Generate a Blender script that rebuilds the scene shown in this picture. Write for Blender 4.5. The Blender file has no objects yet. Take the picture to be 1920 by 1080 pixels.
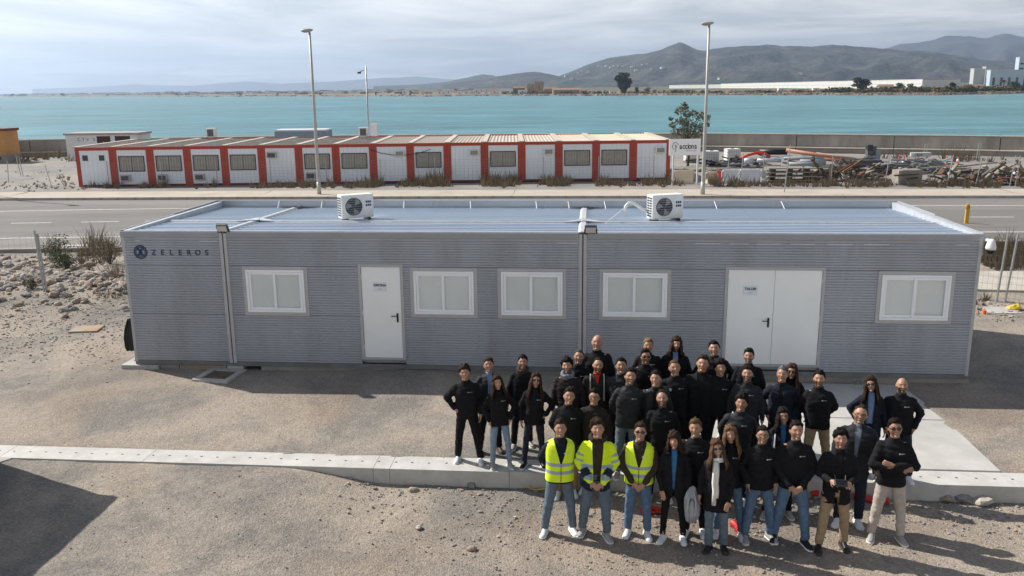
import bpy, math, random
import numpy as np
from mathutils import Vector, Matrix, noise
from mathutils.bvhtree import BVHTree

S = bpy.context.scene
COL = S.collection
PI = math.pi
# ------------------------------------------------------------------ camera
F_PX, PIT, ROLL, CH = 1616.087, .2259, -.0108, 5.8412
cam = bpy.data.cameras.new('camera'); co = bpy.data.objects.new('camera', cam); COL.objects.link(co)
cam.sensor_width = 36.0; cam.lens = F_PX/1920*36; cam.clip_start = .1; cam.clip_end = 60000
co.matrix_world = Matrix.Translation((0, 0, CH)) @ Matrix.Rotation(PI/2-PIT, 4, 'X') @ Matrix.Rotation(ROLL, 4, 'Z')
S.camera = co
# ------------------------------------------------------------------ sun and sky
SUN_EL, SH_ANG = math.radians(41.5), math.radians(-28)
sd = Vector((math.cos(SH_ANG)*math.cos(SUN_EL), math.sin(SH_ANG)*math.cos(SUN_EL), -math.sin(SUN_EL)))
sl = bpy.data.lights.new('sun', 'SUN'); sl.energy = 5.0; sl.angle = math.radians(.53); sl.color = (1, .945, .86)
so = bpy.data.objects.new('sun', sl); COL.objects.link(so); so.rotation_euler = sd.to_track_quat('-Z', 'Y').to_euler()
so.location = (-60, 40, 80)
W = bpy.data.worlds.new('World'); S.world = W; W.use_nodes = True
nt = W.node_tree; N = nt.nodes; L = nt.links
for n in list(N): N.remove(n)
sky = N.new('ShaderNodeTexSky'); sky.sky_type = 'NISHITA'; sky.sun_disc = False
sky.sun_elevation = SUN_EL; sky.sun_rotation = math.atan2(-sd.x, -sd.y); sky.altitude = 10; sky.air_density = 1.0; sky.dust_density = 1.6; sky.ozone_density = 1.5
tc = N.new('ShaderNodeTexCoord'); sp = N.new('ShaderNodeSeparateXYZ'); L.new(tc.outputs['Generated'], sp.inputs[0])
# thin high cloud: a noise on the plane of the cloud layer
mz = N.new('ShaderNodeMath'); mz.operation = 'MAXIMUM'; mz.inputs[1].default_value = 0.0; L.new(sp.outputs[2], mz.inputs[0])
ma = N.new('ShaderNodeMath'); ma.operation = 'ADD'; ma.inputs[1].default_value = .06; L.new(mz.outputs[0], ma.inputs[0])
dv = N.new('ShaderNodeVectorMath'); dv.operation = 'DIVIDE'; L.new(tc.outputs['Generated'], dv.inputs[0])
cb = N.new('ShaderNodeCombineXYZ')
for i in range(3): L.new(ma.outputs[0], cb.inputs[i])
L.new(cb.outputs[0], dv.inputs[1])
mp = N.new('ShaderNodeMapping'); mp.inputs['Scale'].default_value = (.55, .5, 0); mp.inputs['Rotation'].default_value = (0, 0, .25); mp.inputs['Location'].default_value = (3.1, 1.7, 0)
L.new(dv.outputs[0], mp.inputs[0])
nz = N.new('ShaderNodeTexNoise'); nz.inputs['Scale'].default_value = 1.0; nz.inputs['Detail'].default_value = 9; nz.inputs['Roughness'].default_value = .6; nz.inputs['Distortion'].default_value = .6
L.new(mp.outputs[0], nz.inputs['Vector'])
cr = N.new('ShaderNodeValToRGB'); cr.color_ramp.elements[0].position = .40; cr.color_ramp.elements[0].color = (.40, .40, .40, 1); cr.color_ramp.elements[1].position = .62; cr.color_ramp.elements[1].color = (.95, .95, .95, 1)
L.new(nz.outputs[0], cr.inputs[0])
hz_ = N.new('ShaderNodeMapRange'); hz_.interpolation_type = 'SMOOTHSTEP'; hz_.inputs[1].default_value = 0; hz_.inputs[2].default_value = .55; hz_.inputs[3].default_value = 1; hz_.inputs[4].default_value = .15; L.new(mz.outputs[0], hz_.inputs[0])
hm0 = N.new('ShaderNodeMath'); hm0.operation = 'MULTIPLY'; L.new(cr.outputs[0], hm0.inputs[0]); L.new(hz_.outputs[0], hm0.inputs[1])
mx = N.new('ShaderNodeMixRGB'); L.new(hm0.outputs[0], mx.inputs[0]); L.new(sky.outputs[0], mx.inputs[1]); mx.inputs[2].default_value = (17.5, 16.9, 16.0, 1)
bg = N.new('ShaderNodeBackground'); bg.inputs[1].default_value = .06; L.new(mx.outputs[0], bg.inputs[0])
wo = N.new('ShaderNodeOutputWorld'); L.new(bg.outputs[0], wo.inputs[0])
S.view_settings.view_transform = 'Standard'; S.view_settings.look = 'None'; S.view_settings.gamma = 1; S.view_settings.exposure = 0.50
S.render.engine = 'CYCLES'; S.cycles.use_denoising = True; S.cycles.max_bounces = 6; S.cycles.volume_bounces = 0; S.cycles.transparent_max_bounces = 16
S.cycles.sample_clamp_indirect = 4

# ------------------------------------------------------------------ helpers
def ray(px, py):
    a, b = px-960, py-540; cr_, sr_ = math.cos(ROLL), math.sin(ROLL)
    u = (a*cr_+b*sr_)/F_PX; v = (-a*sr_+b*cr_)/F_PX; c, s = math.cos(PIT), math.sin(PIT)
    return (u, c-v*s, -s-v*c)
def G(px, py, z=-.2):
    r = ray(px, py); t = (z-CH)/r[2]; return Vector((r[0]*t, r[1]*t, z))
def AY(px, py, Y):
    r = ray(px, py); t = Y/r[1]; return Vector((r[0]*t, Y, CH+r[2]*t))
BX, BY, YAW = -8.5113, 18.6207, -.0918
UA = (math.cos(YAW), math.sin(YAW)); UB = (-math.sin(YAW), math.cos(YAW))
def BW(u, v, z=0): return Vector((BX+UA[0]*u+UB[0]*v, BY+UA[1]*u+UB[1]*v, z))
def BF(x, y): return ((x-BX)*UA[0]+(y-BY)*UA[1], (x-BX)*UB[0]+(y-BY)*UB[1])
rnd = random.Random(7)

class MB:
    def __init__(s): s.v = []; s.f = []; s.m = []; s.cur = 0
    def add(s, vs, fs, M=None):
        o = len(s.v)
        s.v += [tuple(M @ Vector(p)) for p in vs] if M is not None else [tuple(p) for p in vs]
        for f in fs: s.f.append(tuple(i+o for i in f)); s.m.append(s.cur)
        return s
    def box(s, x0, x1, y0, y1, z0, z1, M=None):
        return s.add([(x0,y0,z0),(x1,y0,z0),(x1,y1,z0),(x0,y1,z0),(x0,y0,z1),(x1,y0,z1),(x1,y1,z1),(x0,y1,z1)],
                     [(0,3,2,1),(4,5,6,7),(0,1,5,4),(1,2,6,5),(2,3,7,6),(3,0,4,7)], M)
    def loft(s, rings, cap=True, M=None, closed=True):
        n = len(rings[0]); vs = [p for r in rings for p in r]; fs = []
        for i in range(len(rings)-1):
            for j in range(n if closed else n-1):
                k = (j+1) % n; fs.append((i*n+j, i*n+k, (i+1)*n+k, (i+1)*n+j))
        if cap: fs.append(tuple(range(n-1, -1, -1))); fs.append(tuple((len(rings)-1)*n+j for j in range(n)))
        return s.add(vs, fs, M)
    def tube(s, p0, p1, r0, r1=None, n=8, M=None):
        return s.path([p0, p1], [r0, r0 if r1 is None else r1], n, M)
    def path(s, pts, rs, n=8, M=None):
        pts = [Vector(p) for p in pts]
        if not hasattr(rs, '__len__'): rs = [rs]*len(pts)
        rings = []; up = None
        for i, p in enumerate(pts):
            d = (pts[min(i+1, len(pts)-1)]-pts[max(i-1, 0)]).normalized()
            if up is None:
                up = Vector((0,0,1)) if abs(d.z) < .9 else Vector((1,0,0))
            a = d.cross(up).normalized(); b = a.cross(d).normalized(); up = b
            rings.append([p+(a*math.cos(2*PI*j/n)-b*math.sin(2*PI*j/n))*-rs[i] for j in range(n)])
        rings = [list(reversed(r)) for r in rings]
        return s.loft(rings, True, M)
    def ell(s, c, r, R=None, nu=14, nv=9, M=None):
        vs = [(0,0,-1)]; fs = []
        for i in range(1, nv):
            t = -PI/2+PI*i/nv
            for j in range(nu): vs.append((math.cos(t)*math.cos(2*PI*j/nu), math.cos(t)*math.sin(2*PI*j/nu), math.sin(t)))
        vs.append((0,0,1)); e = len(vs)-1
        for j in range(nu):
            k = (j+1) % nu; fs.append((0, 1+k, 1+j)); fs.append((e, e-nu+j, e-nu+k))
            for i in range(nv-2): fs.append((1+i*nu+j, 1+i*nu+k, 1+(i+1)*nu+k, 1+(i+1)*nu+j))
        c = Vector(c); q = []
        for p in vs:
            w = Vector((p[0]*r[0], p[1]*r[1], p[2]*r[2]))
            q.append(c+(R @ w if R is not None else w))
        return s.add(q, fs, M)
    def cap(s, p0, r0, p1, r1, n=12):
        """a tapered limb with round ends"""
        p0 = Vector(p0); p1 = Vector(p1); d = (p1-p0); l = d.length; d = d/l
        pts = []; rs = []
        for t in (-.95, -.6, 0): pts.append(p0+d*r0*t); rs.append(r0*math.sqrt(max(0, 1-t*t)))
        for t in (0, .6, .95): pts.append(p1+d*r1*t); rs.append(r1*math.sqrt(max(0, 1-t*t)))
        return s.path(pts, rs, n)
    def mesh(s, name, mats, smooth=False):
        me = bpy.data.meshes.new(name); me.from_pydata(s.v, [], s.f)
        for m in (mats if isinstance(mats, (list, tuple)) else [mats]): me.materials.append(m)
        if any(s.m): me.polygons.foreach_set('material_index', s.m)
        if smooth: me.polygons.foreach_set('use_smooth', [True]*len(s.f))
        me.update(); return me
    def build(s, name, mats, parent=None, smooth=False, bev=0, loc=None, rot=None):
        return link(name, s.mesh(name, mats, smooth), parent, loc, rot, bev)
def link(name, me, parent=None, loc=None, rot=None, bev=0):
    o = bpy.data.objects.new(name, me); COL.objects.link(o)
    if parent is not None: o.parent = parent
    if loc is not None: o.location = loc
    if rot is not None: o.rotation_euler = rot if hasattr(rot, '__len__') else (0, 0, rot)
    if bev:
        b = o.modifiers.new('bevel', 'BEVEL'); b.width = bev; b.segments = 2; b.limit_method = 'ANGLE'; b.angle_limit = .6
    return o
def tag(o, label, cat, group=None):
    o['label'] = label; o['category'] = cat
    if group: o['group'] = group
    return o
def thing(name, label, cat, loc=(0,0,0), rz=0, group=None):
    o = bpy.data.objects.new(name, None); COL.objects.link(o); o.location = loc; o.rotation_euler = (0,0,rz); o.empty_display_size = .2
    return tag(o, label, cat, group)
def struct(o): o['kind'] = 'structure'; return o
def stuff(o): o['kind'] = 'stuff'; return o
def copy_tree(o, parent=None):
    c = o.copy(); COL.objects.link(c); c.parent = parent
    for ch in list(o.children): copy_tree(ch, c)
    return c

# ------------------------------------------------------------------ materials
MATS = {}
def mat(name, c, rough=.7, metal=0, c2=None, scale=4, detail=6, bump=0, bscale=None, spec=.4, lo=.35, hi=.65, c3=None, s3=.6, stretch=None, coat=0):
    if name in MATS: return MATS[name]
    m = bpy.data.materials.new(name); m.use_nodes = True; t = m.node_tree; n = t.nodes; l = t.links; b = n['Principled BSDF']
    b.inputs['Base Color'].default_value = (*c, 1); b.inputs['Roughness'].default_value = rough; b.inputs['Metallic'].default_value = metal
    b.inputs['Specular IOR Level'].default_value = spec; b.inputs['Coat Weight'].default_value = coat
    m.diffuse_color = (*c, 1)
    tcn = n.new('ShaderNodeTexCoord'); src = tcn.outputs['Object']
    if stretch:
        mpn = n.new('ShaderNodeMapping'); mpn.inputs['Scale'].default_value = stretch; l.new(src, mpn.inputs[0]); src = mpn.outputs[0]
    def noise_(sc, det, lo_, hi_):
        a = n.new('ShaderNodeTexNoise'); a.inputs['Scale'].default_value = sc; a.inputs['Detail'].default_value = det; a.inputs['Roughness'].default_value = .62
        l.new(src, a.inputs['Vector']); r = n.new('ShaderNodeMapRange'); r.inputs['From Min'].default_value = lo_; r.inputs['From Max'].default_value = hi_
        l.new(a.outputs[0], r.inputs[0]); return r.outputs[0]
    col = None
    if c2:
        x = n.new('ShaderNodeMixRGB'); x.inputs[1].default_value = (*c, 1); x.inputs[2].default_value = (*c2, 1); l.new(noise_(scale, detail, lo, hi), x.inputs[0]); col = x.outputs[0]
    if c3:
        x = n.new('ShaderNodeMixRGB'); x.inputs[2].default_value = (*c3, 1); l.new(noise_(s3, 5, .45, .7), x.inputs[0])
        if col: l.new(col, x.inputs[1])
        else: x.inputs[1].default_value = (*c, 1)
        col = x.outputs[0]
    if col: l.new(col, b.inputs['Base Color'])
    if bump:
        a = n.new('ShaderNodeTexNoise'); a.inputs['Scale'].default_value = bscale or scale*4; a.inputs['Detail'].default_value = 6; l.new(src, a.inputs['Vector'])
        q = n.new('ShaderNodeBump'); q.inputs['Strength'].default_value = min(1, bump); q.inputs['Distance'].default_value = .02*max(1, bump); l.new(a.outputs[0], q.inputs['Height']); l.new(q.outputs[0], b.inputs['Normal'])
    MATS[name] = m; return m
CONC = mat('concrete', (.44,.43,.41), .9, c2=(.31,.30,.28), scale=2.2, bump=.35, bscale=60, c3=(.5,.48,.44), s3=.8)
CONC_D = mat('old_concrete', (.30,.28,.25), .92, c2=(.2,.185,.165), scale=1.1, bump=.4, bscale=30, c3=(.36,.33,.29), s3=.5, stretch=(1,1,.35))
STEEL = mat('galvanised_steel', (.42,.43,.44), .45, .6, c2=(.34,.35,.36), scale=9)
DARK = mat('dark_metal', (.03,.032,.036), .5)
BLACK = mat('black_plastic', (.012,.012,.013), .45)
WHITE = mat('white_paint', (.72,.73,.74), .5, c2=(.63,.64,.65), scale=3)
WHITE_P = mat('white_plastic', (.76,.76,.74), .4, c2=(.66,.66,.63), scale=5)
RUST = mat('rust', (.2,.085,.04), .9, c2=(.09,.045,.03), scale=8, bump=.4)
WOOD = mat('weathered_wood', (.33,.27,.2), .85, c2=(.2,.16,.12), scale=6, bump=.3)
ORANGE = mat('orange_plastic', (.75,.16,.05), .5, c2=(.6,.13,.05), scale=6)
RED = mat('red_plastic', (.62,.035,.025), .5, c2=(.48,.03,.02), scale=6)
# ------------------------------------------------------------------ ground
def sst(a, b, x):
    t = min(1, max(0, (x-a)/(b-a))); return t*t*(3-2*t)
VF, VB = -4.70, -4.18         # front and back edge of the concrete strip, in the building's frame
def ground_z(x, y):
    u, v = BF(x, y)
    if y > 88:
        return -.2-7*sst(100, 125, y+.02*x)
    if v > -4.4:
        z = -.2-.08*sst(0, -4, v)
        if -2 < v < .5 and 3 < u < 13: z += .09*math.exp(-((u-6.6)/1.4)**2)*sst(-2, -.6, v)+.03*math.exp(-((u-10)/1.2)**2)*sst(-1.6, -.5, v)
        if u < -1: z += .35*sst(-1.5, -5, u)*sst(3.5, 7.5, v)*sst(13.5, 11, v)
        if u > 19: z += .12*sst(19.5, 21, u)*sst(3.8, 5.5, v)*sst(11, 9, v)
    else:
        drop = .02+.25*sst(5.0, 7.0, u)
        near = drop
        far = .10+.17*sst(3.0, 9.0, u)
        z = -.28-(near+(far-near)*sst(-5, -8.5, v))
    return z
def near_noise(x, y):
    p = Vector((x, y, 0))
    return .018*noise.noise(p*.9)+.012*noise.noise(p*2.7)+.006*noise.noise(p*7)
def axis(lo, hi, step, far_lo, far_hi, g=1.16):
    a = list(np.arange(lo, hi, step)); s = step; x = a[-1]
    while x < far_hi: s *= g; x += s; a.append(x)
    s = step; x = a[0]; b = []
    while x > far_lo: s *= g; x -= s; b.append(x)
    return b[::-1]+a
xs = axis(-12, 12, .085, -9000, 9000); ys = axis(8, 19.6, .085, -60, 26000, 1.1)
gv = []
for y in ys:
    for x in xs:
        z = ground_z(x, y)
        if y < 130:
            u, v = BF(x, y)
            k = .35 if v > -4.4 else 1
            z += (near_noise(x, y)-.008)*k*(1 if abs(x) < 60 else 0)
            if VF+.06 < v < VB-.06 or (11.3 < u < 16.75 and VB < v < 0): z -= .06
        gv.append((x, y, z))
nx = len(xs)
gf = [(j*nx+i, j*nx+i+1, (j+1)*nx+i+1, (j+1)*nx+i) for j in range(len(ys)-1) for i in range(nx-1)]
def ground_mat():
    m = bpy.data.materials.new('gravelly_ground'); m.use_nodes = True; t = m.node_tree; n = t.nodes; l = t.links; b = n['Principled BSDF']
    b.inputs['Roughness'].default_value = .95; b.inputs['Specular IOR Level'].default_value = .2
    c = n.new('ShaderNodeTexCoord').outputs['Object']
    def ns(sc, det=6, ro=.6, dist=0):
        a = n.new('ShaderNodeTexNoise'); a.inputs['Scale'].default_value = sc; a.inputs['Detail'].default_value = det; a.inputs['Roughness'].default_value = ro; a.inputs['Distortion'].default_value = dist
        l.new(c, a.inputs['Vector']); return a.outputs[0]
    def rg(x, a, b_, c_=0, d=1):
        r = n.new('ShaderNodeMapRange'); r.inputs[1].default_value = a; r.inputs[2].default_value = b_; r.inputs[3].default_value = c_; r.inputs[4].default_value = d; l.new(x, r.inputs[0]); return r.outputs[0]
    def mix(f, a, b_, mode='MIX'):
        x = n.new('ShaderNodeMixRGB'); x.blend_type = mode
        for i, q in ((0, f), (1, a), (2, b_)):
            if isinstance(q, tuple): x.inputs[i].default_value = (*q, 1)
            elif isinstance(q, (int, float)): x.inputs[i].default_value = q
            else: l.new(q, x.inputs[i])
        return x.outputs[0]
    base = mix(rg(ns(.42, 7, .62, .4), .40, .58), (.20,.188,.176), (.335,.294,.25))      # grey chippings, sandy dust
    base = mix(rg(ns(1.7, 6, .6), .5, .72, 0, .55), base, (.335,.30,.26))
    base = mix(rg(ns(.19, 4, .5, .8), .55, .68, 0, .5), base, (.25,.195,.15))               # reddish earth
    v1 = n.new('ShaderNodeTexVoronoi'); v1.inputs['Scale'].default_value = 38; v1.inputs['Randomness'].default_value = 1; l.new(c, v1.inputs['Vector'])
    v2 = n.new('ShaderNodeTexVoronoi'); v2.inputs['Scale'].default_value = 9; l.new(c, v2.inputs['Vector'])
    sv = n.new('ShaderNodeSeparateXYZ'); l.new(v1.outputs['Color'], sv.inputs[0])
    base = mix(.75, base, mix(sv.outputs[0], (.72,.70,.68), (1.28,1.25,1.2)), 'MULTIPLY')     # single chippings
    base = mix(rg(ns(55, 3, .7), .3, .75, 0, 1), mix(.45, base, (.6,.6,.6), 'MULTIPLY'), base)
    st = n.new('ShaderNodeSeparateXYZ'); l.new(v2.outputs['Color'], st.inputs[0])
    peb = n.new('ShaderNodeMath'); peb.operation = 'MULTIPLY'; l.new(rg(v2.outputs['Distance'], .18, .12), peb.inputs[0]); l.new(rg(st.outputs[1], .80, .84), peb.inputs[1])
    base = mix(peb.outputs[0], base, mix(st.outputs[0], (.42,.37,.32), (.24,.23,.22)))
    # trodden reddish earth where the group stands
    sx = n.new('ShaderNodeVectorMath'); sx.operation = 'SUBTRACT'; l.new(c, sx.inputs[0]); sx.inputs[1].default_value = (2.6, 11.7, 0)
    sc_ = n.new('ShaderNodeVectorMath'); sc_.operation = 'MULTIPLY'; l.new(sx.outputs[0], sc_.inputs[0]); sc_.inputs[1].default_value = (.26, .62, 0); ln_ = n.new('ShaderNodeVectorMath'); ln_.operation = 'LENGTH'; l.new(sc_.outputs[0], ln_.inputs[0])
    ad_ = n.new('ShaderNodeMath'); ad_.operation = 'MULTIPLY_ADD'; l.new(ns(1.1, 6), ad_.inputs[0]); ad_.inputs[1].default_value = 1.6; l.new(ln_.outputs['Value'], ad_.inputs[2])
    base = mix(rg(ad_.outputs[0], 1.9, 1.2, 0, .55), base, mix(.8, base, (1.02,.86,.72), 'MULTIPLY'))
    l.new(base, b.inputs['Base Color'])
    h = n.new('ShaderNodeMath'); h.operation = 'ADD'; l.new(rg(v1.outputs['Distance'], 0, .6, 1, 0), h.inputs[0]); l.new(ns(18, 6, .7), h.inputs[1])
    h2 = n.new('ShaderNodeMath'); h2.operation = 'ADD'; l.new(h.outputs[0], h2.inputs[0]); l.new(rg(ns(3.2, 5), .3, .7, 0, 2.2), h2.inputs[1])
    h3 = n.new('ShaderNodeMath'); h3.operation = 'MULTIPLY_ADD'; l.new(peb.outputs[0], h3.inputs[0]); h3.inputs[1].default_value = 1.2; l.new(h2.outputs[0], h3.inputs[2])
    q = n.new('ShaderNodeBump'); q.inputs['Strength'].default_value = .6; q.inputs['Distance'].default_value = .012; l.new(h3.outputs[0], q.inputs['Height']); l.new(q.outputs[0], b.inputs['Normal'])
    return m
GM = ground_mat()
me = bpy.data.meshes.new('ground'); me.from_pydata(gv, [], gf); me.materials.append(GM); me.polygons.foreach_set('use_smooth', [True]*len(gf)); me.update()
GROUND = struct(link('ground', me))

# ------------------------------------------------------------------ sea
def sea_mat():
    m = bpy.data.materials.new('sea_water'); m.use_nodes = True; t = m.node_tree; n = t.nodes; l = t.links; b = n['Principled BSDF']
    b.inputs['Roughness'].default_value = .32; b.inputs['IOR'].default_value = 1.33; b.inputs['Specular IOR Level'].default_value = .28
    c = n.new('ShaderNodeTexCoord').outputs['Object']
    mp_ = n.new('ShaderNodeMapping'); mp_.inputs['Scale'].default_value = (.35, 1, 1); l.new(c, mp_.inputs[0])
    a = n.new('ShaderNodeTexNoise'); a.inputs['Scale'].default_value = .012; a.inputs['Detail'].default_value = 8; a.inputs['Roughness'].default_value = .7; l.new(mp_.outputs[0], a.inputs['Vector'])
    r = n.new('ShaderNodeValToRGB'); r.color_ramp.elements[0].position = .36; r.color_ramp.elements[0].color = (.038,.150,.182,1); r.color_ramp.elements[1].position = .66; r.color_ramp.elements[1].color = (.080,.225,.25,1)
    l.new(a.outputs[0], r.inputs[0]); l.new(r.outputs[0], b.inputs['Base Color'])
    rp1 = n.new('ShaderNodeTexNoise'); rp1.inputs['Scale'].default_value = .11; rp1.inputs['Detail'].default_value = 6; rp1.inputs['Roughness'].default_value = .75; l.new(mp_.outputs[0], rp1.inputs['Vector'])
    rr1 = n.new('ShaderNodeMapRange'); rr1.inputs[1].default_value = .35; rr1.inputs[2].default_value = .65; rr1.inputs[3].default_value = .62; rr1.inputs[4].default_value = 1.42; l.new(rp1.outputs[0], rr1.inputs[0])  # light and dark of the wave facets painted into the water colour
    mu1 = n.new('ShaderNodeVectorMath'); mu1.operation = 'SCALE'; l.new(r.outputs[0], mu1.inputs[0]); l.new(rr1.outputs[0], mu1.inputs['Scale']); l.new(mu1.outputs[0], b.inputs['Base Color'])
    w1 = n.new('ShaderNodeTexNoise'); w1.inputs['Scale'].default_value = .35; w1.inputs['Detail'].default_value = 7; w1.inputs['Roughness'].default_value = .65; l.new(mp_.outputs[0], w1.inputs['Vector'])
    q = n.new('ShaderNodeBump'); q.inputs['Strength'].default_value = 1; q.inputs['Distance'].default_value = .9; l.new(w1.outputs[0], q.inputs['Height']); l.new(q.outputs[0], b.inputs['Normal'])
    return m
SEA_Z = -3.0
o = MB().add([(-9000,97,SEA_Z),(9000,97,SEA_Z),(14000,27000,SEA_Z),(-14000,27000,SEA_Z)], [(0,1,2,3)]).build('sea', sea_mat()); struct(o)

# ------------------------------------------------------------------ far shore: the plain across the bay
coast_px = [(-420,187),(-200,184.3),(0,182),(120,181.6),(250,180.8),(400,181.4),(520,180.6),(640,181.2),(720,180.6),(800,181.2),(900,179.8),(1000,179.4),(1100,179.8),(1200,179.0),(1260,178.6),(1330,178.4),(1400,178.2),(1470,178.6),(1540,178.0),(1620,178.5),(1700,178.2),(1760,178.6),(1810,177.4),(1860,176.6),(1920,175.2),(2050,173.6),(2300,172)]
fine = []
for i in range(len(coast_px)-1):
    (a, b), (c, d) = coast_px[i], coast_px[i+1]; k = max(2, int((c-a)/7))
    for j in range(k):
        t = j/k; fine.append((a+(c-a)*t, b+(d-b)*t))
coast = []
for i, (px, py) in enumerate(fine):
    p = G(px, py, SEA_Z); w = 1+.012*noise.noise(Vector((px*.06, 3.3, 0)))+.006*noise.noise(Vector((px*.3, 1.3, 0)))
    coast.append(Vector((p.x*w, p.y*w, SEA_Z)))
rows = []
steps = [(-.02,-2.5),(0,.05),(.004,.9),(.010,1.8),(.02,2.3),(.05,2.5),(.1,2.8),(.18,3.0),(.3,3.4),(.5,4.5),(.9,7),(1.6,12),(2.6,17),(5,22),(10,30)]
for k, (s_, dz) in enumerate(steps):
    r = []
    for i, p in enumerate(coast):
        f = 1+s_
        q = Vector((p.x*f, p.y*f, 0))
        nn = noise.noise(Vector((q.x*.006, q.y*.004, k)))+.6*noise.noise(Vector((q.x*.03, q.y*.02, k)))
        right = sst(300, 800, p.x)
        q.z = SEA_Z+dz+(nn*.45+ .9*right*(1 if k in (2,3,4) else .5))*(1 if 1 < k < 9 else 0)
        r.append(q)
    rows.append(r)
fv = [tuple(p) for r in rows for p in r]; nc = len(coast)
ff = [(j*nc+i, j*nc+i+1, (j+1)*nc+i+1, (j+1)*nc+i) for j in range(len(rows)-1) for i in range(nc-1)]
m_dune = mat('dry_plain', (.23,.155,.085), .95, c2=(.12,.105,.055), scale=.02, detail=8, c3=(.2,.17,.13), s3=.006, bump=0, stretch=(1,.35,1))
m_rock = mat('shore_rock', (.16,.12,.09), .95, c2=(.06,.045,.038), scale=.12, detail=8, c3=(.28,.24,.19), s3=.04, stretch=(1,.6,2))
m_scrub = mat('scrub_plain', (.085,.085,.05), .95, c2=(.14,.115,.075), scale=.006, detail=8, c3=(.05,.06,.04), s3=.012)
me = bpy.data.meshes.new('far_shore'); me.from_pydata(fv, [], ff)
for q in (m_rock, m_dune, m_scrub): me.materials.append(q)
me.polygons.foreach_set('material_index', [0 if f//(nc-1) < 4 else 1 if f//(nc-1) < 9 else 2 for f in range(len(ff))]); me.polygons.foreach_set('use_smooth', [True]*len(ff)); me.update()
struct(link('far_shore', me))

# ------------------------------------------------------------------ mountains
def ridge(name, Y, pts, depth, m, rough, seed, base=-3, ny=46, dx=26):
    """a range whose skyline is known: a height field falling away from the crest on both sides"""
    P = [AY(px, py, Y) for px, py in pts]; X = [p.x for p in P]; Z = [p.z for p in P]
    xs_ = np.arange(X[0], X[-1], dx)
    zs_ = np.interp(xs_, X, Z)
    vs = []; n_ = len(xs_)
    for j in range(ny):
        t = -1+2*j/(ny-1)
        for i in range(n_):
            x = xs_[i]; y = Y+t*depth*(1 if t < 0 else .6)
            h = max(2.0, zs_[i]-base)
            fall = (1-abs(t))**1.15
            p = Vector((x/ (depth*.42), y/(depth*.42), seed))
            r_ = 1-abs(noise.noise(p)*1.6); r2 = 1-abs(noise.noise(p*2.3+Vector((9,2,1)))*1.6); r3 = noise.noise(p*6.1); r4 = noise.noise(p*15)
            k = (1-fall)*min(1, 4*fall)
            z = base+h*(fall+k*rough*((r_-.55)*.75+(r2-.6)*.42+r3*.22))+h*.022*(r3+r4)*(fall > .02)
            z = min(z, base+h*(.985+.03*r4)) if abs(t) > .03 else z
            vs.append((x*(y/Y), y, z if 0 < j < ny-1 else base-30))
    fs = [(j*n_+i, j*n_+i+1, (j+1)*n_+i+1, (j+1)*n_+i) for j in range(ny-1) for i in range(n_-1)]
    me_ = bpy.data.meshes.new(name); me_.from_pydata(vs, [], fs); me_.materials.append(m); me_.polygons.foreach_set('use_smooth', [True]*len(fs)); me_.update()
    return struct(link(name, me_))
m_mt = mat('mountain_scrub', (.024,.031,.029), .95, c2=(.105,.088,.075), scale=.006, detail=14, lo=.44, hi=.70, c3=(.018,.024,.018), s3=.014, bump=1800, bscale=.012)
m_mt2 = mat('far_mountain', (.035,.042,.038), .95, c2=(.07,.065,.055), scale=.003, detail=9)
ridge('mountain', 5600, [(1010,152),(1040,146),(1070,133),(1100,121),(1140,108),(1200,100),(1240,92),(1258,84),(1277,78),(1298,87),(1318,94),(1340,88),(1400,84),(1440,82),(1480,86),(1520,85),(1560,83),(1600,86),(1640,89),(1680,92),(1715,95),(1750,95),(1800,104),(1850,112),(1920,116),(2050,126),(2200,140)], 1900, m_mt, .9, 3.7)
ridge('hills', 5000, [(830,158),(870,152),(905,147),(940,140),(970,136),(1000,133.5),(1020,135),(1045,141),(1080,148),(1110,154)], 700, m_mt, .5, 8.1, ny=24)
ridge('hills', 7200, [(700,161),(780,158),(840,152),(880,143),(905,137.5),(925,140),(950,148),(985,156)], 800, m_mt, .5, 2.2, ny=22)
ridge('mountain', 11000, [(1540,120),(1600,104),(1655,90),(1690,82),(1720,80),(1745,73),(1765,67),(1790,65),(1825,68),(1855,70),(1872,63),(1885,59),(1900,62),(1930,70),(2000,66),(2100,80),(2250,100)], 2600, m_mt2, .8, 5.5, dx=60)
ridge('hills', 21000, [(60,166),(160,163),(250,157),(300,159),(360,160),(420,155),(460,151.5),(520,156),(600,153),(650,150),(720,144),(780,142),(840,147),(900,152),(980,156),(1060,160)], 2500, m_mt2, .5, 6.6, dx=120, ny=20)

# grey gravel lot beyond the pavement
vg = []; xsv = np.arange(-95, 95.1, 2.5); ysv = np.arange(51.2, 97, 2.2)
for y in ysv:
    for x in xsv: vg.append((x, y-.05*x*max(0, 1-(y-51.2)/10), -.175+.008*noise.noise(Vector((x*.2, y*.2, 0)))))
nv = len(xsv)
me = bpy.data.meshes.new('gravel_lot'); me.from_pydata(vg, [], [(j*nv+i, j*nv+i+1, (j+1)*nv+i+1, (j+1)*nv+i) for j in range(len(ysv)-1) for i in range(nv-1)])
me.materials.append(mat('lot_gravel', (.235,.225,.213), .95, c2=(.17,.162,.152), scale=.35, detail=10, c3=(.29,.26,.225), s3=.16, bump=1.5, bscale=9)); me.update()
struct(link('gravel_lot', me))
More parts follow.
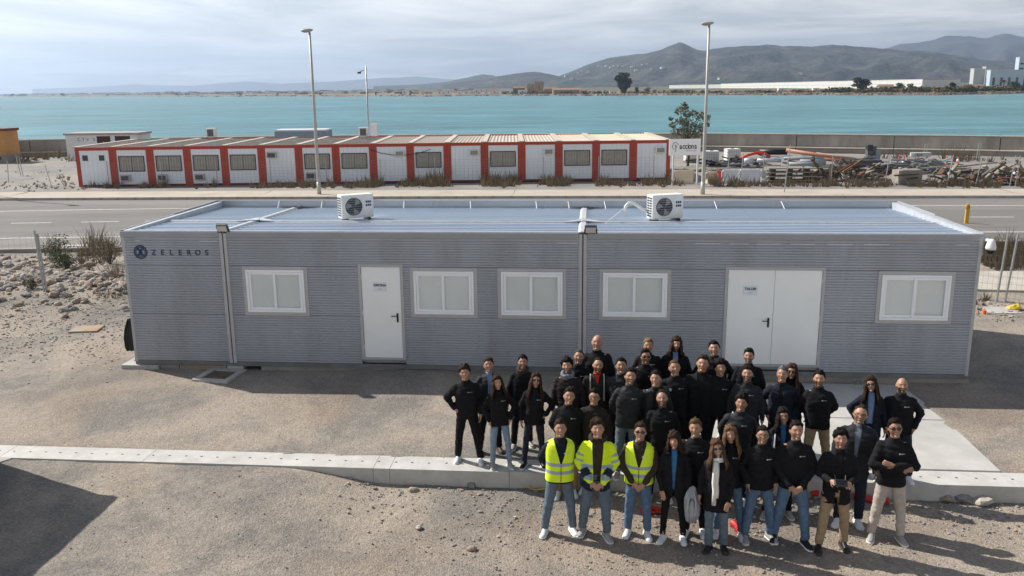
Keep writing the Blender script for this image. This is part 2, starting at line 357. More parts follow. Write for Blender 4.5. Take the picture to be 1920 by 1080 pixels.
# ------------------------------------------------------------------ road, pavement, low walls
def line_strip(name, pts_l, m, w, z, parent=None):
    """a painted line along ground points, w wide"""
    mb = MB(); P = [Vector((p.x, p.y, 0)) for p in pts_l]
    a = []; b = []
    for i, p in enumerate(P):
        d = (P[min(i+1, len(P)-1)]-P[max(i-1, 0)]).normalized(); n_ = Vector((-d.y, d.x, 0))
        a.append(p-n_*w/2); b.append(p+n_*w/2)
    vs = [(q.x, q.y, z) for q in a]+[(q.x, q.y, z) for q in b]; k = len(P)
    mb.add(vs, [(i, i+1, k+i+1, k+i) for i in range(k-1)])
    return mb.build(name, m, parent)
ZR = -.30
RDA = Vector((math.cos(-.045), math.sin(-.045), 0)); RDN = Vector((-RDA.y, RDA.x, 0))
def RD(t, n, z=ZR): q = RDA*t+RDN*n; return Vector((q.x, q.y, z))
def rdn(px, py, z=ZR): p = G(px, py, z); return p.dot(RDA), p.dot(RDN)
ASPH = mat('road_asphalt', (.175,.165,.155), .9, c2=(.135,.128,.122), scale=.35, detail=10, c3=(.215,.2,.185), s3=.12, bump=.3, bscale=70, stretch=(.3,1.6,1))
PAINT = mat('road_paint', (.62,.61,.58), .7, c2=(.42,.41,.39), scale=5)
PAVE = mat('pavement', (.44,.385,.315), .9, c2=(.36,.315,.26), scale=.6, bump=.2, bscale=30)
road_near, road_far = 33.2, 49.0
mb = MB(); 
for i in range(40):
    t0, t1 = -120+6*i, -114+6*i
    mb.add([RD(t0, road_near), RD(t1, road_near), RD(t1, road_far), RD(t0, road_far)], [(0,1,2,3)])
road = struct(mb.build('road', ASPH))
road.location.z = .13; ZRD = ZR+.13
for pts, nm in (([(-60,400),(0,396.3),(180,393),(363,390.6),(700,387.5),(1200,386),(1711,385.6),(1920,385.6)], 'far'), ([(-60,448.5),(0,447),(226,443.7),(600,440),(1200,437),(1870,435),(1960,435)], 'near')):
    struct(line_strip('road_marking', [G(*p, ZRD) for p in pts], PAINT, .16, ZRD+.004))
for a, b in (((21,418.7),(96,417.4)), ((152,416.5),(223,415.2)), ((272,414.8),(345,413.6)), ((1820,407),(1901,407)), ((1640,406.6),(1716,406.7)), ((88,461),(181,459.6))):
    struct(line_strip('road_marking', [G(*a, ZRD), G(*b, ZRD)], PAINT, .14 if a[1] < 430 else .26, ZRD+.004))
# far kerb and pavement: the kerb line in the photograph
kl = [G(px, py, ZRD) for px, py in ((-120,377.5),(0,376.2),(480,373.6),(960,372.2),(1440,371.6),(1920,371.6),(2080,372))]
pv_o = struct(MB().build('pavement', PAVE)) if False else None
mb = MB(); kb = MB()
for i in range(len(kl)-1):
    a, b = kl[i], kl[i+1]; d = (b-a).normalized(); n_ = Vector((-d.y, d.x, 0))
    z1 = ZRD+.14
    mb.add([(*(a+n_*.16).xy, z1), (*(b+n_*.16).xy, z1), (*(b+n_*3.0).xy, z1+.02), (*(a+n_*3.0).xy, z1+.02), (*(a+n_*3.0).xy, -.4), (*(b+n_*3.0).xy, -.4)], [(0,1,2,3), (3,2,5,4)])
pave = struct(mb.build('pavement', PAVE))
KM = mat('kerb_stone', (.42,.39,.35), .9, c2=(.33,.31,.28), scale=3)
kmesh = None
ks = []
for i in range(len(kl)-1):
    a, b = kl[i], kl[i+1]; d = (b-a); l_ = d.length; d.normalize(); k = int(l_/1.0)
    for j in range(k): ks.append((a+d*(j+.5)*l_/k, math.atan2(d.y, d.x), l_/k))
kme = MB().box(-.492, .492, 0, .158, -.1, .146).mesh('kerb_stone', KM)
for i, (p, r, l_) in enumerate(ks):
    o = link('kerb_stone', kme, pave); o.location = (p.x, p.y, ZRD); o.rotation_euler = (0,0,r); o.scale = (l_*.99, 1, 1)
# expansion joints show as dark drain line along the gutter
# low concrete wall at the near side of the road
def wallrun(name, label, pts, z0, z1, th, m, cat='wall', seg=2.5, group=None, gap=.02, cap=None):
    t = thing(name, label, cat, (pts[0].x, pts[0].y, z0), 0, group)
    for i in range(len(pts)-1):
        a, b = Vector(pts[i]), Vector(pts[i+1]); d = b-a; l_ = d.length; k = max(1, round(l_/seg)); r = math.atan2(d.y, d.x); d.normalize()
        me_ = MB().box(0, l_/k-gap, 0, th, 0, z1-z0).mesh('wall_segment', m)
        for j in range(k):
            p = a+d*(j*l_/k); o = link('wall_segment', me_, t); o.location = (p.x-pts[0].x, p.y-pts[0].y, rnd.uniform(-.012, .012)); o.rotation_euler = (0,0,r)
            if cap:
                cm_ = MB().box(-.01, l_/k-gap+.005, -cap, th+cap, z1-z0+.012, z1-z0+.07); c_ = cm_.build('coping', MATS['concrete'], o)
    return t
zt = -.02
wallrun('low_wall', 'low concrete wall beside the road behind the rock pile', [G(-40,468.5,zt), G(235,463,zt)], -.45, zt, .3, CONC_D)
wallrun('low_wall', 'low weathered concrete wall between road and dry grass right of the grey building', [G(1690,453,zt), G(1990,451,zt)], -.45, zt, .3, CONC_D)
# concrete ledge on the right with a drop towards the yard
pa, pb, pc, pd = G(1780,541,-.02), G(2050,548,-.02), G(2050,507,-.02), G(1780,509,-.02)
mb = MB(); mb.add([pa, pb, pc, pd, (pa.x, pa.y, -.6), (pb.x, pb.y, -.6)], [(0,1,2,3), (4,5,1,0)])
struct(mb.build('footpath', mat('path_concrete', (.46,.42,.36), .9, c2=(.36,.33,.29), scale=1.5)))

# ------------------------------------------------------------------ concrete strip with holes, slab
BEAM = mat('beam_concrete', (.52,.51,.485), .9, c2=(.44,.43,.405), scale=1.6, bump=.25, bscale=60, c3=(.40,.385,.36), s3=3.5)
strip = thing('concrete_strip', 'long pale concrete ground beam with a row of holes, crossing the yard', 'concrete beam', BW(-12, VF, -.9), YAW)
e = [-12+12]; joints = [0, 12.0, 14.6, 18.62, 18.9, 20.9, 23.6, 27.0, 31.0, 36.0]
for i in range(len(joints)-1):
    MB().box(joints[i]+.002, joints[i+1]-.002, 0, VB-VF, 0, .62).build('beam_segment', BEAM, strip, bev=.006)
hm_ = MB()
for i in range(118):
    x = .14+i*.285+rnd.uniform(-.012, .012)
    hm_.ell((x, .27+rnd.uniform(-.01,.01), .6215), (.026,.018,.003), None, 8, 4)
stuff(hm_.build('drill_holes', DARK, strip))
SLAB = mat('slab_concrete', (.47,.46,.44), .9, c2=(.36,.35,.335), scale=1.2, bump=.25, bscale=50, c3=(.385,.37,.345), s3=.9)
sb = thing('concrete_slab', 'pale concrete apron in front of the double door', 'slab', BW(11.2, VB, -.6), YAW)
MB().box(0, 5.65, .004, 2.2, 0, .345).build('slab_section', SLAB, sb, bev=.01)
MB().box(0, 5.72, 2.21, VB*-1-.02, 0, .352).build('slab_section', SLAB, sb, bev=.01)
# concrete on the far left, beside the strip
sq = thing('concrete_pad', 'corner of a pale concrete pad meeting the ground beam at the left edge', 'slab', BW(-3.2, VF-1.6, -.7), YAW)
p0 = BF(*G(38,861,-.28).xy)
MB().add([(0,0,0),(2.45,0,0),(3.45,1.594,0),(0,1.594,0),(0,0,.418),(2.45,0,.418),(3.45,1.594,.418),(0,1.594,.418)], [(0,3,2,1),(4,5,6,7),(0,1,5,4),(1,2,6,5),(2,3,7,6),(3,0,4,7)]).build('pad', CONC, sq)

# ------------------------------------------------------------------ grey modular office building
Z0 = .2
bl = thing('modular_building', 'long grey corrugated modular office building with flat metal roof', 'building', BW(0, 0, -.2), YAW)
def corr(x0, x1, z0, z1, pitch=.0575, dep=.016, y=0):
    """horizontal ribbed cladding sheet between x0..x1, z0..z1, in front of plane y"""
    pr = []; z = z0; n_ = max(1, round((z1-z0)/pitch)); p = (z1-z0)/n_
    pr.append((y-.002, z0))
    for i in range(n_):
        b = z0+i*p
        pr += [(y-dep, b+p*.14), (y-dep, b+p*.66), (y-.002, b+p*.80)]
    pr.append((y-.002, z1))
    mb = MB(); k = len(pr)
    vs = [(x0, a, b) for a, b in pr]+[(x1, a, b) for a, b in pr]
    mb.add(vs, [(i, k+i, k+i+1, i+1) for i in range(k-1)])
    mb.add([(x0, y+.02, z0), (x0, y-.002, z0), (x1, y-.002, z0), (x1, y+.02, z0)], [(0,1,2,3)])
    return mb
CLAD = mat('grey_cladding', (.38,.40,.44), .42, .08, c2=(.335,.355,.395), scale=.7, detail=5, spec=.5, c3=(.31,.325,.35), s3=1.4, stretch=(1,1,.22))
TRIM = mat('grey_trim', (.46,.465,.47), .5, .1, c2=(.41,.415,.42), scale=2)
T1, T2, T3 = Z0+1.075, Z0+2.175, Z0+2.80
wins = [(2.66,4.11), (6.36,7.81), (8.24,9.70), (10.39,11.88), (16.04,17.55)]
doors = [(5.23,6.21), (12.98,15.0)]
posts = [2.29, 10.04]
def segs(x0, x1, holes):
    out = []; x = x0
    for a, b in sorted(holes):
        if a > x0 and a < x1:
            if a-x > .02: out.append((x, a))
            x = b
    if x1-x > .02: out.append((x, x1))
    return out
mods = [(.06, 2.21), (2.37, 9.96), (10.12, 17.94)]
for (a, b) in mods:
    for (z0, z1, hs) in ((Z0, T1, doors), (T1+.008, T2, doors+wins), (T2+.008, T3, [])):
        for (p, q) in segs(a, b, hs):
            # sheets about two metres long, lapped
            k = max(1, round((q-p)/2.05))
            for j in range(k):
                p1, q1 = p+(q-p)*j/k, p+(q-p)*(j+1)/k
                corr(p1, q1-.002, z0, z1, y=(.0 if j % 2 else -.0015)).build('wall_panel', CLAD, bl)
# inner wall core and ends
core = MB(); core.box(.03, 17.97, .09, .15, Z0, T3); core.box(.03, .09, .15, 4.98, Z0, T3); core.box(17.91, 17.97, .15, 4.98, Z0, T3); core.box(.03, 17.97, 4.93, 4.99, Z0, T3)
core.build('wall_core', CLAD, bl)
for x, sx in ((0, -1), (18, 1)):                  # side walls: ribbed too
    mb = corr(.06, 4.95, Z0, T3)
    R_ = Matrix.Translation((x+(.03 if sx < 0 else -.03), 0 if sx > 0 else 5.01, 0)) @ Matrix.Rotation(PI/2*(1 if sx > 0 else -1), 4, 'Z')
    MB().add(mb.v, mb.f, R_).build('wall_panel', CLAD, bl)
for x in (0, 17.94):
    MB().box(x-.003, x+.063, -.02, .06, Z0-.03, T3+.005).build('corner_post', TRIM, bl, bev=.006)
    MB().box(x-.003, x+.063, 4.96, 5.02, Z0-.03, T3+.005).build('corner_post', TRIM, bl, bev=.006)
for x in posts:
    MB().box(x-.085, x-.012, -.035, .03, Z0-.03, T3+.1).build('joint_post', TRIM, bl, bev=.008)
    MB().box(x+.012, x+.085, -.035, .03, Z0-.03, T3+.1).build('joint_post', TRIM, bl, bev=.008)
MB().box(0, 18, -.012, .02, Z0-.10, Z0-.004).build('base_rail', mat('base_rail', (.2,.205,.21), .55, .2, c2=(.15,.15,.15), scale=3), bl)
# fascia, parapets
FASC = mat('fascia_metal', (.33,.345,.365), .4, .3, c2=(.29,.30,.32), scale=1)
for a, b in ((-.02, 2.2), (2.38, 9.95), (10.13, 18.02)):
    MB().box(a, b, -.035, -.005, T3+.004, Z0+2.925).build('fascia', FASC, bl, bev=.006)
ROOFW = mat('roof_flashing', (.55,.57,.6), .45, .35, c2=(.46,.48,.5), scale=5)
PARA = mat('parapet_sheet', (.40,.43,.46), .42, .4, c2=(.34,.36,.39), scale=.9)
ZR1 = Z0+2.74; ZP = Z0+2.975
for x in np.arange(0, 18, 3.0): MB().box(x, x+2.99, 4.99, 5.03, Z0+2.5, ZP).build('parapet', PARA, bl, bev=.004)
for y in (0, 2.5):
    MB().box(-.03, .005, y, y+2.49, Z0+2.5, Z0+2.93+(y+2.5)*.01).build('parapet', PARA, bl, bev=.004)
    MB().box(17.995, 18.03, y, y+2.49, Z0+2.5, Z0+2.93+(y+2.5)*.01).build('parapet', PARA, bl, bev=.004)
# roof sheets: ribs run along the building
RF = mat('roof_sheet', (.50,.575,.67), .36, .35, c2=(.42,.49,.58), scale=.5, detail=7, spec=.5, stretch=(.25,2,1))
def roofsheet(x0, x1):
    mb = MB(); pr = []; y = .03; p = .25
    while y < 4.86:
        zb = ZR1+.13*(1-y/5.0)
        pr += [(y, zb), (y+.09, zb), (y+.105, zb+.036), (y+.165, zb+.036), (y+.18, zb)]; y += p
    pr.append((4.985, ZR1)); k = len(pr)
    mb.add([(x0, a, b) for a, b in pr]+[(x1, a, b) for a, b in pr], [(i, k+i, k+i+1, i+1) for i in range(k-1)])
    return mb.build('roof_sheet', RF, bl)
for a, b in ((.1, 2.2), (2.38, 6.2), (6.2, 9.95), (10.13, 14.0), (14.0, 17.86)): roofsheet(a, b-.003)
for x in (.02, 17.86): MB().box(x, x+.12, .02, 4.98, ZR1+.0, ZR1+.2).build('edge_flashing', ROOFW, bl)
mb = MB()
for x in posts:                       # covers over the joints between modules
    M_ = MB()
    M_.loft([[(x-.11, y, ZR1+.13*(1-y/5)+.03), (x-.05, y, ZR1+.13*(1-y/5)+.085), (x+.05, y, ZR1+.13*(1-y/5)+.085), (x+.11, y, ZR1+.13*(1-y/5)+.03)] for y in (-.0, 1.2, 2.4, 3.6, 4.97)], closed=False, cap=False)
    M_.build('joint_cover', ROOFW, bl)
    MB().add([(x-.62,1.9,ZR1+.12),(x,1.72,ZR1+.19),(x+.62,1.9,ZR1+.12),(x,2.12,ZR1+.19)], [(0,1,2,3)]).build('joint_patch', ROOFW, bl)
    MB().add([(x-.5,4.93,ZR1+.06),(x,4.6,ZR1+.13),(x+.5,4.93,ZR1+.06)], [(0,1,2)]).build('joint_patch', ROOFW, bl)
for a, b in ((.2, 2.15), (2.45, 9.9), (10.2, 17.8)):
    MB().loft([[(x, 1.83, ZR1+.105), (x, 1.86, ZR1+.15), (x, 1.95, ZR1+.15), (x, 1.98, ZR1+.105)] for x in (a, b)], closed=False, cap=False).build('ridge_strip', ROOFW, bl)
MB().box(.1, 17.9, -.004, .05, Z0+2.926, Z0+2.945).build('front_flashing', ROOFW, bl)
for x in (1.75, 2.95, 5.2, 7.0, 8.75, 9.6, 10.55, 13.4, 15.1): 
    MB().path([(x, 4.985, ZP-.02), (x+.01, 4.93, ZP-.05), (x+.04, 4.72, ZR1+.06)], .012, 6).build('brace', WHITE, bl)
# footings
MB().box(-.32, .55, -.08, 1.6, -.5, Z0-.11).build('footing', CONC, bl, bev=.015)
for a, b, m_ in ((.56, 1.0, CONC_D), (1.02, 2.1, mat('rusty_concrete', (.25,.2,.15), .9, c2=(.33,.25,.17), scale=2)), (2.12, 2.5, CONC)):
    MB().box(a, b, -.0, 1.2, -.5, Z0-.108).build('footing', m_, bl, bev=.01)
MB().box(2.9, 18.05, .02, .5, -.5, Z0-.106).build('footing', CONC_D, bl, bev=.01)
# windows
GLASS = bpy.data.materials.new('window_glass'); GLASS.use_nodes = True
t = GLASS.node_tree; n = t.nodes; l = t.links
for q in list(n): n.remove(q)
tr = n.new('ShaderNodeBsdfTransparent'); tr.inputs[0].default_value = (.96,.97,.97,1); gl = n.new('ShaderNodeBsdfGlossy'); gl.inputs['Roughness'].default_value = .08; gl.inputs[0].default_value = (.75,.8,.85,1)
lw = n.new('ShaderNodeLayerWeight'); lw.inputs[0].default_value = .5; pw_ = n.new('ShaderNodeMath'); pw_.operation = 'POWER'; pw_.inputs[1].default_value = 4; l.new(lw.outputs['Facing'], pw_.inputs[0])
fr = n.new('ShaderNodeMath'); fr.operation = 'MULTIPLY_ADD'; fr.inputs[1].default_value = .6; fr.inputs[2].default_value = .05; l.new(pw_.outputs[0], fr.inputs[0]); ms = n.new('ShaderNodeMixShader'); l.new(fr.outputs[0], ms.inputs[0]); l.new(tr.outputs[0], ms.inputs[1]); l.new(gl.outputs[0], ms.inputs[2])
ou = n.new('ShaderNodeOutputMaterial'); l.new(ms.outputs[0], ou.inputs[0])
ALU = mat('white_aluminium', (.88,.9,.92), .35, c2=(.84,.86,.88), scale=2)
BLIND = mat('roller_blind', (.92,.92,.9), .9, c2=(.86,.87,.85), scale=3, bump=.3, bscale=120)
def frame_box(x0, x1, z0, z1, w, y0, y1):
    mb = MB(); mb.box(x0, x1, y0, y1, z0, z0+w); mb.box(x0, x1, y0, y1, z1-w, z1); mb.box(x0, x0+w, y0, y1, z0+w, z1-w); mb.box(x1-w, x1, y0, y1, z0+w, z1-w); return mb
for i, (a, b) in enumerate(wins):
    w = frame_box(a, b, T1+.0, T2, .075, -.028, .03).build('window', TRIM, bl, bev=.004)
    fa, fb, f0, f1 = a+.077, b-.077, T1+.077, T2-.077
    frame_box(fa, fb, f0, f1, .05, -.045, .02).build('window_frame', ALU, w, bev=.006)
    mid = (fa+fb)/2-.02
    for (p, q, yy) in ((fa+.052, mid+.03, -.01), (mid-.02, fb-.052, -.034)):
        s_ = frame_box(p, q, f0+.052, f1-.052, .055, yy-.014, yy+.014).build('sash', ALU, w, bev=.005)
        MB().box(p+.056, q-.056, yy-.003, yy+.003, f0+.108, f1-.108).build('pane', GLASS, w)
    bb = f0+.1+(-.04, -.04, -.03, -.04, -.04)[i]
    MB().box(fa+.06, fb-.06, .0055, .009, bb, f1-.06).build('blind', BLIND, w)
    MB().box(fa+.055, fb-.055, .05, .056, f0+.055, f1-.055).build('dark_room', mat('dim_room', (.1,.11,.12), .8), w)
# doors
DOORM = mat('door_paint', (.88,.9,.89), .45, c2=(.84,.86,.85), scale=1.3)
def text_mesh(txt, size, m, ext=.001, align='CENTER', space=1.0, bold=0):
    cu = bpy.data.curves.new('lettering', 'FONT'); cu.body = txt; cu.size = size; cu.extrude = ext; cu.align_x = align; cu.space_character = space; cu.offset = bold
    o_ = bpy.data.objects.new('lettering', cu); COL.objects.link(o_); dg_ = bpy.context.evaluated_depsgraph_get()
    me_ = bpy.data.meshes.new_from_object(o_.evaluated_get(dg_)); bpy.data.objects.remove(o_); me_.materials.clear(); me_.materials.append(m); return me_
NAVY = mat('navy_print', (.02,.035,.09), .6)
for (a, b, leaves, word, hx, sx) in ((doors[0][0], doors[0][1], 1, 'OFICINA', -1, .47), (doors[1][0], doors[1][1], 2, 'TALLER', 1, .27)):
    z0, z1 = Z0+.10, Z0+2.24
    d_ = MB(); d_.box(a, b, -.03, .03, z1-.06, z1); d_.box(a, a+.06, -.03, .03, z0, z1-.06); d_.box(b-.06, b, -.03, .03, z0, z1-.06); d_.box(a+.06, b-.06, -.03, .03, z0, z0+.045)
    d_ = d_.build('door', TRIM, bl, bev=.004)
    la, lb = a+.064, b-.064
    for j in range(leaves):
        p, q = la+(lb-la)*j/leaves, la+(lb-la)*(j+1)/leaves
        MB().box(p+.003, q-.003, -.014, .02, z0+.05, z1-.066).build('leaf', DOORM, d_, bev=.004)
        hxs = q if j == 1 else p
        for hz in (.25, 1.0, 1.8): MB().tube((hxs, -.02, z0+hz), (hxs, -.02, z0+hz+.1), .012).build('hinge', WHITE, d_)
    hx_ = lb-.09 if leaves == 1 else la+(lb-la)/2-.09
    hd = MB(); hd.box(hx_-.02, hx_+.02, -.026, -.0145, z0+.86, z0+1.06); hd.tube((hx_, -.02, z0+1.0), (hx_, -.065, z0+1.0), .011); hd.tube((hx_, -.06, z0+1.0), (hx_-.13, -.06, z0+1.0), .010); hd.build('handle', BLACK, d_)
    cx = la+(lb-la)*sx if leaves == 1 else la+.46
    sg = MB().box(cx-.145, cx+.145, -.021, -.0175, z1-.60, z1-.395).build('sign', mat('sign_white', (.74,.77,.82), .35), d_)
    link('lettering', text_mesh(word, .07, NAVY, bold=.003), d_, (cx, -.0225, z1-.485), (PI/2, 0, 0))
    link('lettering', text_mesh('zeleros', .028, mat('grey_print', (.2,.25,.35), .6)), d_, (cx, -.0225, z1-.555), (PI/2, 0, 0))
# emblem and name on the wall
ly = -.0165; lz = Z0+2.47; lx = .40
em = MB()
for (r0, r1) in ((.155, .125), (.108, .098)):
    ri = [[(lx+r*math.cos(2*PI*j/40), yy, lz+r*math.sin(2*PI*j/40)) for j in range(40)] for r, yy in ((r0, ly+.004), (r0, ly-.008), (r1, ly-.008), (r1, ly+.004))]
    em.loft(ri, cap=False)
for s_ in (-1, 1):
    R_ = Matrix.Translation((lx, ly, lz)) @ Matrix.Rotation(s_*.62, 4, 'Y')
    em.box(-.024, .024, -.007, .004, -.115, .115, R_)
em.box(lx-.08, lx+.08, ly-.008, ly+.004, lz+.05, lz+.075); em.box(lx-.08, lx+.08, ly-.008, ly+.004, lz-.075, lz-.05)
for k in range(16):
    a_ = 2*PI*k/16; em.ell((lx+.117*math.cos(a_), ly-.004, lz+.117*math.sin(a_)), (.007,.004,.007), None, 6, 4)
em.build('emblem', mat('sign_navy', (.025,.05,.12), .5), bl)
for i_, ch_ in enumerate('ZELEROS'):
    link('letter', text_mesh(ch_, .165, MATS['sign_navy'], .006, bold=.003), bl, (.70+i_*.2, ly-.004, lz-.06), (PI/2, 0, 0))
# white strips under the fascia: slits of leaking sunlight put in as colour
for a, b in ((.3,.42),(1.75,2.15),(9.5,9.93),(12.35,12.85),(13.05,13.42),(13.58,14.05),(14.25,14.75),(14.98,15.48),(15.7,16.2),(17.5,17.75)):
    MB().box(a, b, -.022, -.014, Z0+2.715, Z0+2.727).build('sun_slit_strip', WHITE, bl)

# floodlights and camera
def floodlight(x, label):
    f = thing('floodlight', label, 'lamp', BW(x, -.02, -.2+Z0+2.9), YAW, 'floodlights on the roof edge')
    R_ = Matrix.Translation((0, -.06, .12)) @ Matrix.Rotation(.5, 4, 'X')
    MB().box(-.125, .125, -.03, .03, -.09, .09, R_).build('housing', DARK, f, bev=.008)
    MB().box(-.105, .105, -.036, -.0305, -.07, .07, R_).build('lens', mat('lamp_lens', (.55,.55,.52), .3), f)
    MB().path([(-.13, -.06, .12), (-.13, .0, .02), (.13, .0, .02), (.13, -.06, .12)], .01, 6).build('bracket', DARK, f)
floodlight(2.33, 'small black floodlight on the roof edge above the left wall joint')
floodlight(10.2, 'small black floodlight on the roof edge at the middle wall joint')
cm = thing('dome_camera', 'white dome security camera with black lens on the right roof corner', 'camera', BW(18.03, -.06, 2.60), YAW)
MB().tube((0,.06,.22),(0.05,-.1,.24),.035,.03,10).build('arm', WHITE_P, cm, True)
MB().loft([[(.06+r*math.cos(2*PI*j/16), -.12+r*math.sin(2*PI*j/16), z) for j in range(16)] for r, z in ((.03,.27),(.06,.24),(.085,.17),(.098,.10),(.095,.06))]).build('hood', WHITE_P, cm, True)
MB().ell((.06,-.12,.055),(.085,.085,.085),None,16,10).build('lens', BLACK, cm, True)

# air conditioners on the roof
def ac(px, py, label, rz):
    zr = Z0-.2+2.86
    p = G(px, py, zr); a = thing('air_conditioner', label, 'air conditioner', (p.x, p.y, zr-.02), rz, 'air conditioners on the grey roof')
    MB().box(-.4, .4, -.15, .15, .06, .62).build('casing', WHITE_P, a, bev=.02)
    r_ = []
    for r, y in ((.235,-.152),(.235,-.162),(.215,-.162),(.215,-.154)): r_.append([(-.1+r*math.cos(2*PI*j/28), y, .34+r*math.sin(2*PI*j/28)) for j in range(28)])
    MB().loft(r_, cap=False).build('fan_ring', WHITE_P, a)
    MB().add([(-.1+.215*math.cos(2*PI*j/28), -.1525, .34+.215*math.sin(2*PI*j/28)) for j in range(28)], [tuple(range(28))]).build('fan_opening', DARK, a)
    bl_ = MB()
    for k in range(3):
        a0 = 2*PI*k/3+.5; vs = [(-.1+.03*math.cos(a0), -.155, .34+.03*math.sin(a0))]
        for q in range(6):
            an = a0+q*.16; vs.append((-.1+.19*math.cos(an), -.156-.002*q, .34+.19*math.sin(an)))
        bl_.add(vs, [tuple(range(7))])
    bl_.build('fan_blades', mat('fan_grey', (.22,.225,.23), .5), a)
    g = MB()
    for k in range(-5, 6): g.box(-.1-.21*math.cos(k*.27), -.1+.21*math.cos(k*.27), -.166, -.163, .34+.21*math.sin(k*.27)-.003, .34+.21*math.sin(k*.27)+.003)
    g.build('grille', mat('grille_grey', (.4,.41,.42), .5), a)
    s = MB()
    for r in range(8):
        for c in range(2): s.box(-.404, -.4005, -.11+c*.12, -.01+c*.12, .12+r*.058, .155+r*.058)
    s.build('side_vents', DARK, a)
    for z in (.43, .33): link('badge', text_mesh('HYU' if z > .4 else 'NDAI', .07, NAVY), a, (.27, -.153, z), (PI/2, 0, 0))
    for x in (-.28, .28): MB().box(x-.03, x+.03, -.18, .18, 0, .058).build('foot', DARK, a)
    return a
# lettering on the units is too small to read: two blue blocks
ac1 = ac(668, 410.5, 'white outdoor air conditioner on the roof above the single door', YAW+.62)
ac2 = ac(1246, 412, 'white outdoor air conditioner with curved pipe on the roof above the double doors', YAW+.42)
for a in (ac1, ac2):
    for ch in list(a.children):
        if ch.name.startswith('badge'): bpy.data.objects.remove(ch)
    for z in (.41, .33):
        mb = MB()
        for k in range(3): mb.box(.2+k*.048, .2+k*.048+.038, -.1535, -.1505, z, z+.05)
        mb.build('badge', NAVY, a)
MB().path([(-.35,.1,.22),(-.55,.12,.3),(-.72,.14,.42),(-.85,.16,.44),(-.93,.17,.36),(-.94,.17,.25)], .035, 8).build('pipe', WHITE_P, ac2, True)
MB().path([(-.7,.14,.42),(-1.0,.1,.33),(-1.5,.0,.03)], .008, 5).build('cable', WHITE_P, ac2, True)

# things beside the building
bag = thing('black_bag', 'black sack hanging by the left end of the grey building', 'bag', (*BW(-.33, .5).xy, .08), YAW)
mb = MB(); mb.loft([[(r*math.cos(2*PI*j/12)*.7, r*math.sin(2*PI*j/12)*.9+.04*math.sin(3*j), z) for j in range(12)] for r, z in ((.16,.0),(.2,.1),(.21,.3),(.17,.5),(.09,.66),(.04,.74))]); mb.build('sack', BLACK, bag, True)
mh = thing('manhole_frame', 'square concrete manhole surround in the ground by the left wall joint', 'manhole', (*G(412,706,-.22).xy, -.195), YAW-.12)
frame_m = MB(); frame_m.box(-.42,.42,-.42,-.29,-.2,.03); frame_m.box(-.42,.42,.29,.42,-.2,.03); frame_m.box(-.42,-.29,-.29,.29,-.2,.03); frame_m.box(.29,.42,-.29,.29,-.2,.03)
frame_m.build('surround', CONC, mh); MB().box(-.289,.289,-.289,.289,-.2,-.005).build('cover', mat('earth_fill', (.16,.12,.09), .95, c2=(.1,.08,.06), scale=8, bump=.5), mh)
rp = thing('rusty_plate', 'flat rusty metal plate on the gravel left of the grey building', 'plate', (*G(163,618,-.2).xy, -.21), .1)
MB().box(-.36,.36,-.3,.3,0,.05).build('plate', mat('rust_plate', (.30,.25,.195), .85, c2=(.33,.17,.08), scale=3.5, lo=.48, hi=.66), rp, bev=.006)
# ------------------------------------------------------------------ sea wall
def seawall(name, label, px, zt, z0, th, off, seg, m, capm):
    pts = [G(x, y, 1.5) for x, y in px]
    t = thing(name, label, 'wall', (pts[0].x, pts[0].y, z0))
    L_ = [0]
    for i in range(len(pts)-1): L_.append(L_[-1]+(pts[i+1]-pts[i]).length)
    k = round(L_[-1]/seg)
    def at(s):
        for i in range(len(pts)-1):
            if s <= L_[i+1]+1e-6: return pts[i].lerp(pts[i+1], (s-L_[i])/(L_[i+1]-L_[i]))
        return pts[-1]
    for j in range(k):
        a, b = at(L_[-1]*j/k), at(L_[-1]*(j+1)/k); d = b-a; r = math.atan2(d.y, d.x); l_ = d.length
        MB().box(l_-.06, l_+.02, .12, th-.05, 0, zt-z0-.02).build('joint_filler', DARK, t, loc=(a.x-pts[0].x+math.sin(r)*off, a.y-pts[0].y-math.cos(r)*off, 0), rot=r)
        o_ = MB().box(0, l_-.07, 0, th, 0, zt-z0+rnd.uniform(-.02,.02)).build('wall_segment', m, t, loc=(a.x-pts[0].x+math.sin(r)*off, a.y-pts[0].y-math.cos(r)*off, 0), rot=r)
        MB().box(-.004, l_-.066, -.05, th+.05, zt-z0+.03, zt-z0+.12).build('coping', capm, o_)
    return t
SWP = [(-120,265.5),(60,262),(300,258.5),(600,254.5),(960,251.5),(1330,250.3),(1600,252.5),(1920,256),(2100,259)]
CAPM = mat('pale_coping', (.47,.42,.35), .9, c2=(.4,.36,.3), scale=2)
seawall('sea_wall', 'tall weathered concrete sea wall along the shore behind the yard', SWP, 1.42, -.9, .5, 0, 8.6, CONC_D, CAPM)
seawall('sea_wall', 'lower stepped concrete ledge at the foot of the sea wall', SWP, .22, -.9, .7, .75, 8.6, mat('ledge_concrete', (.27,.25,.22), .92, c2=(.2,.18,.16), scale=1), CAPM)

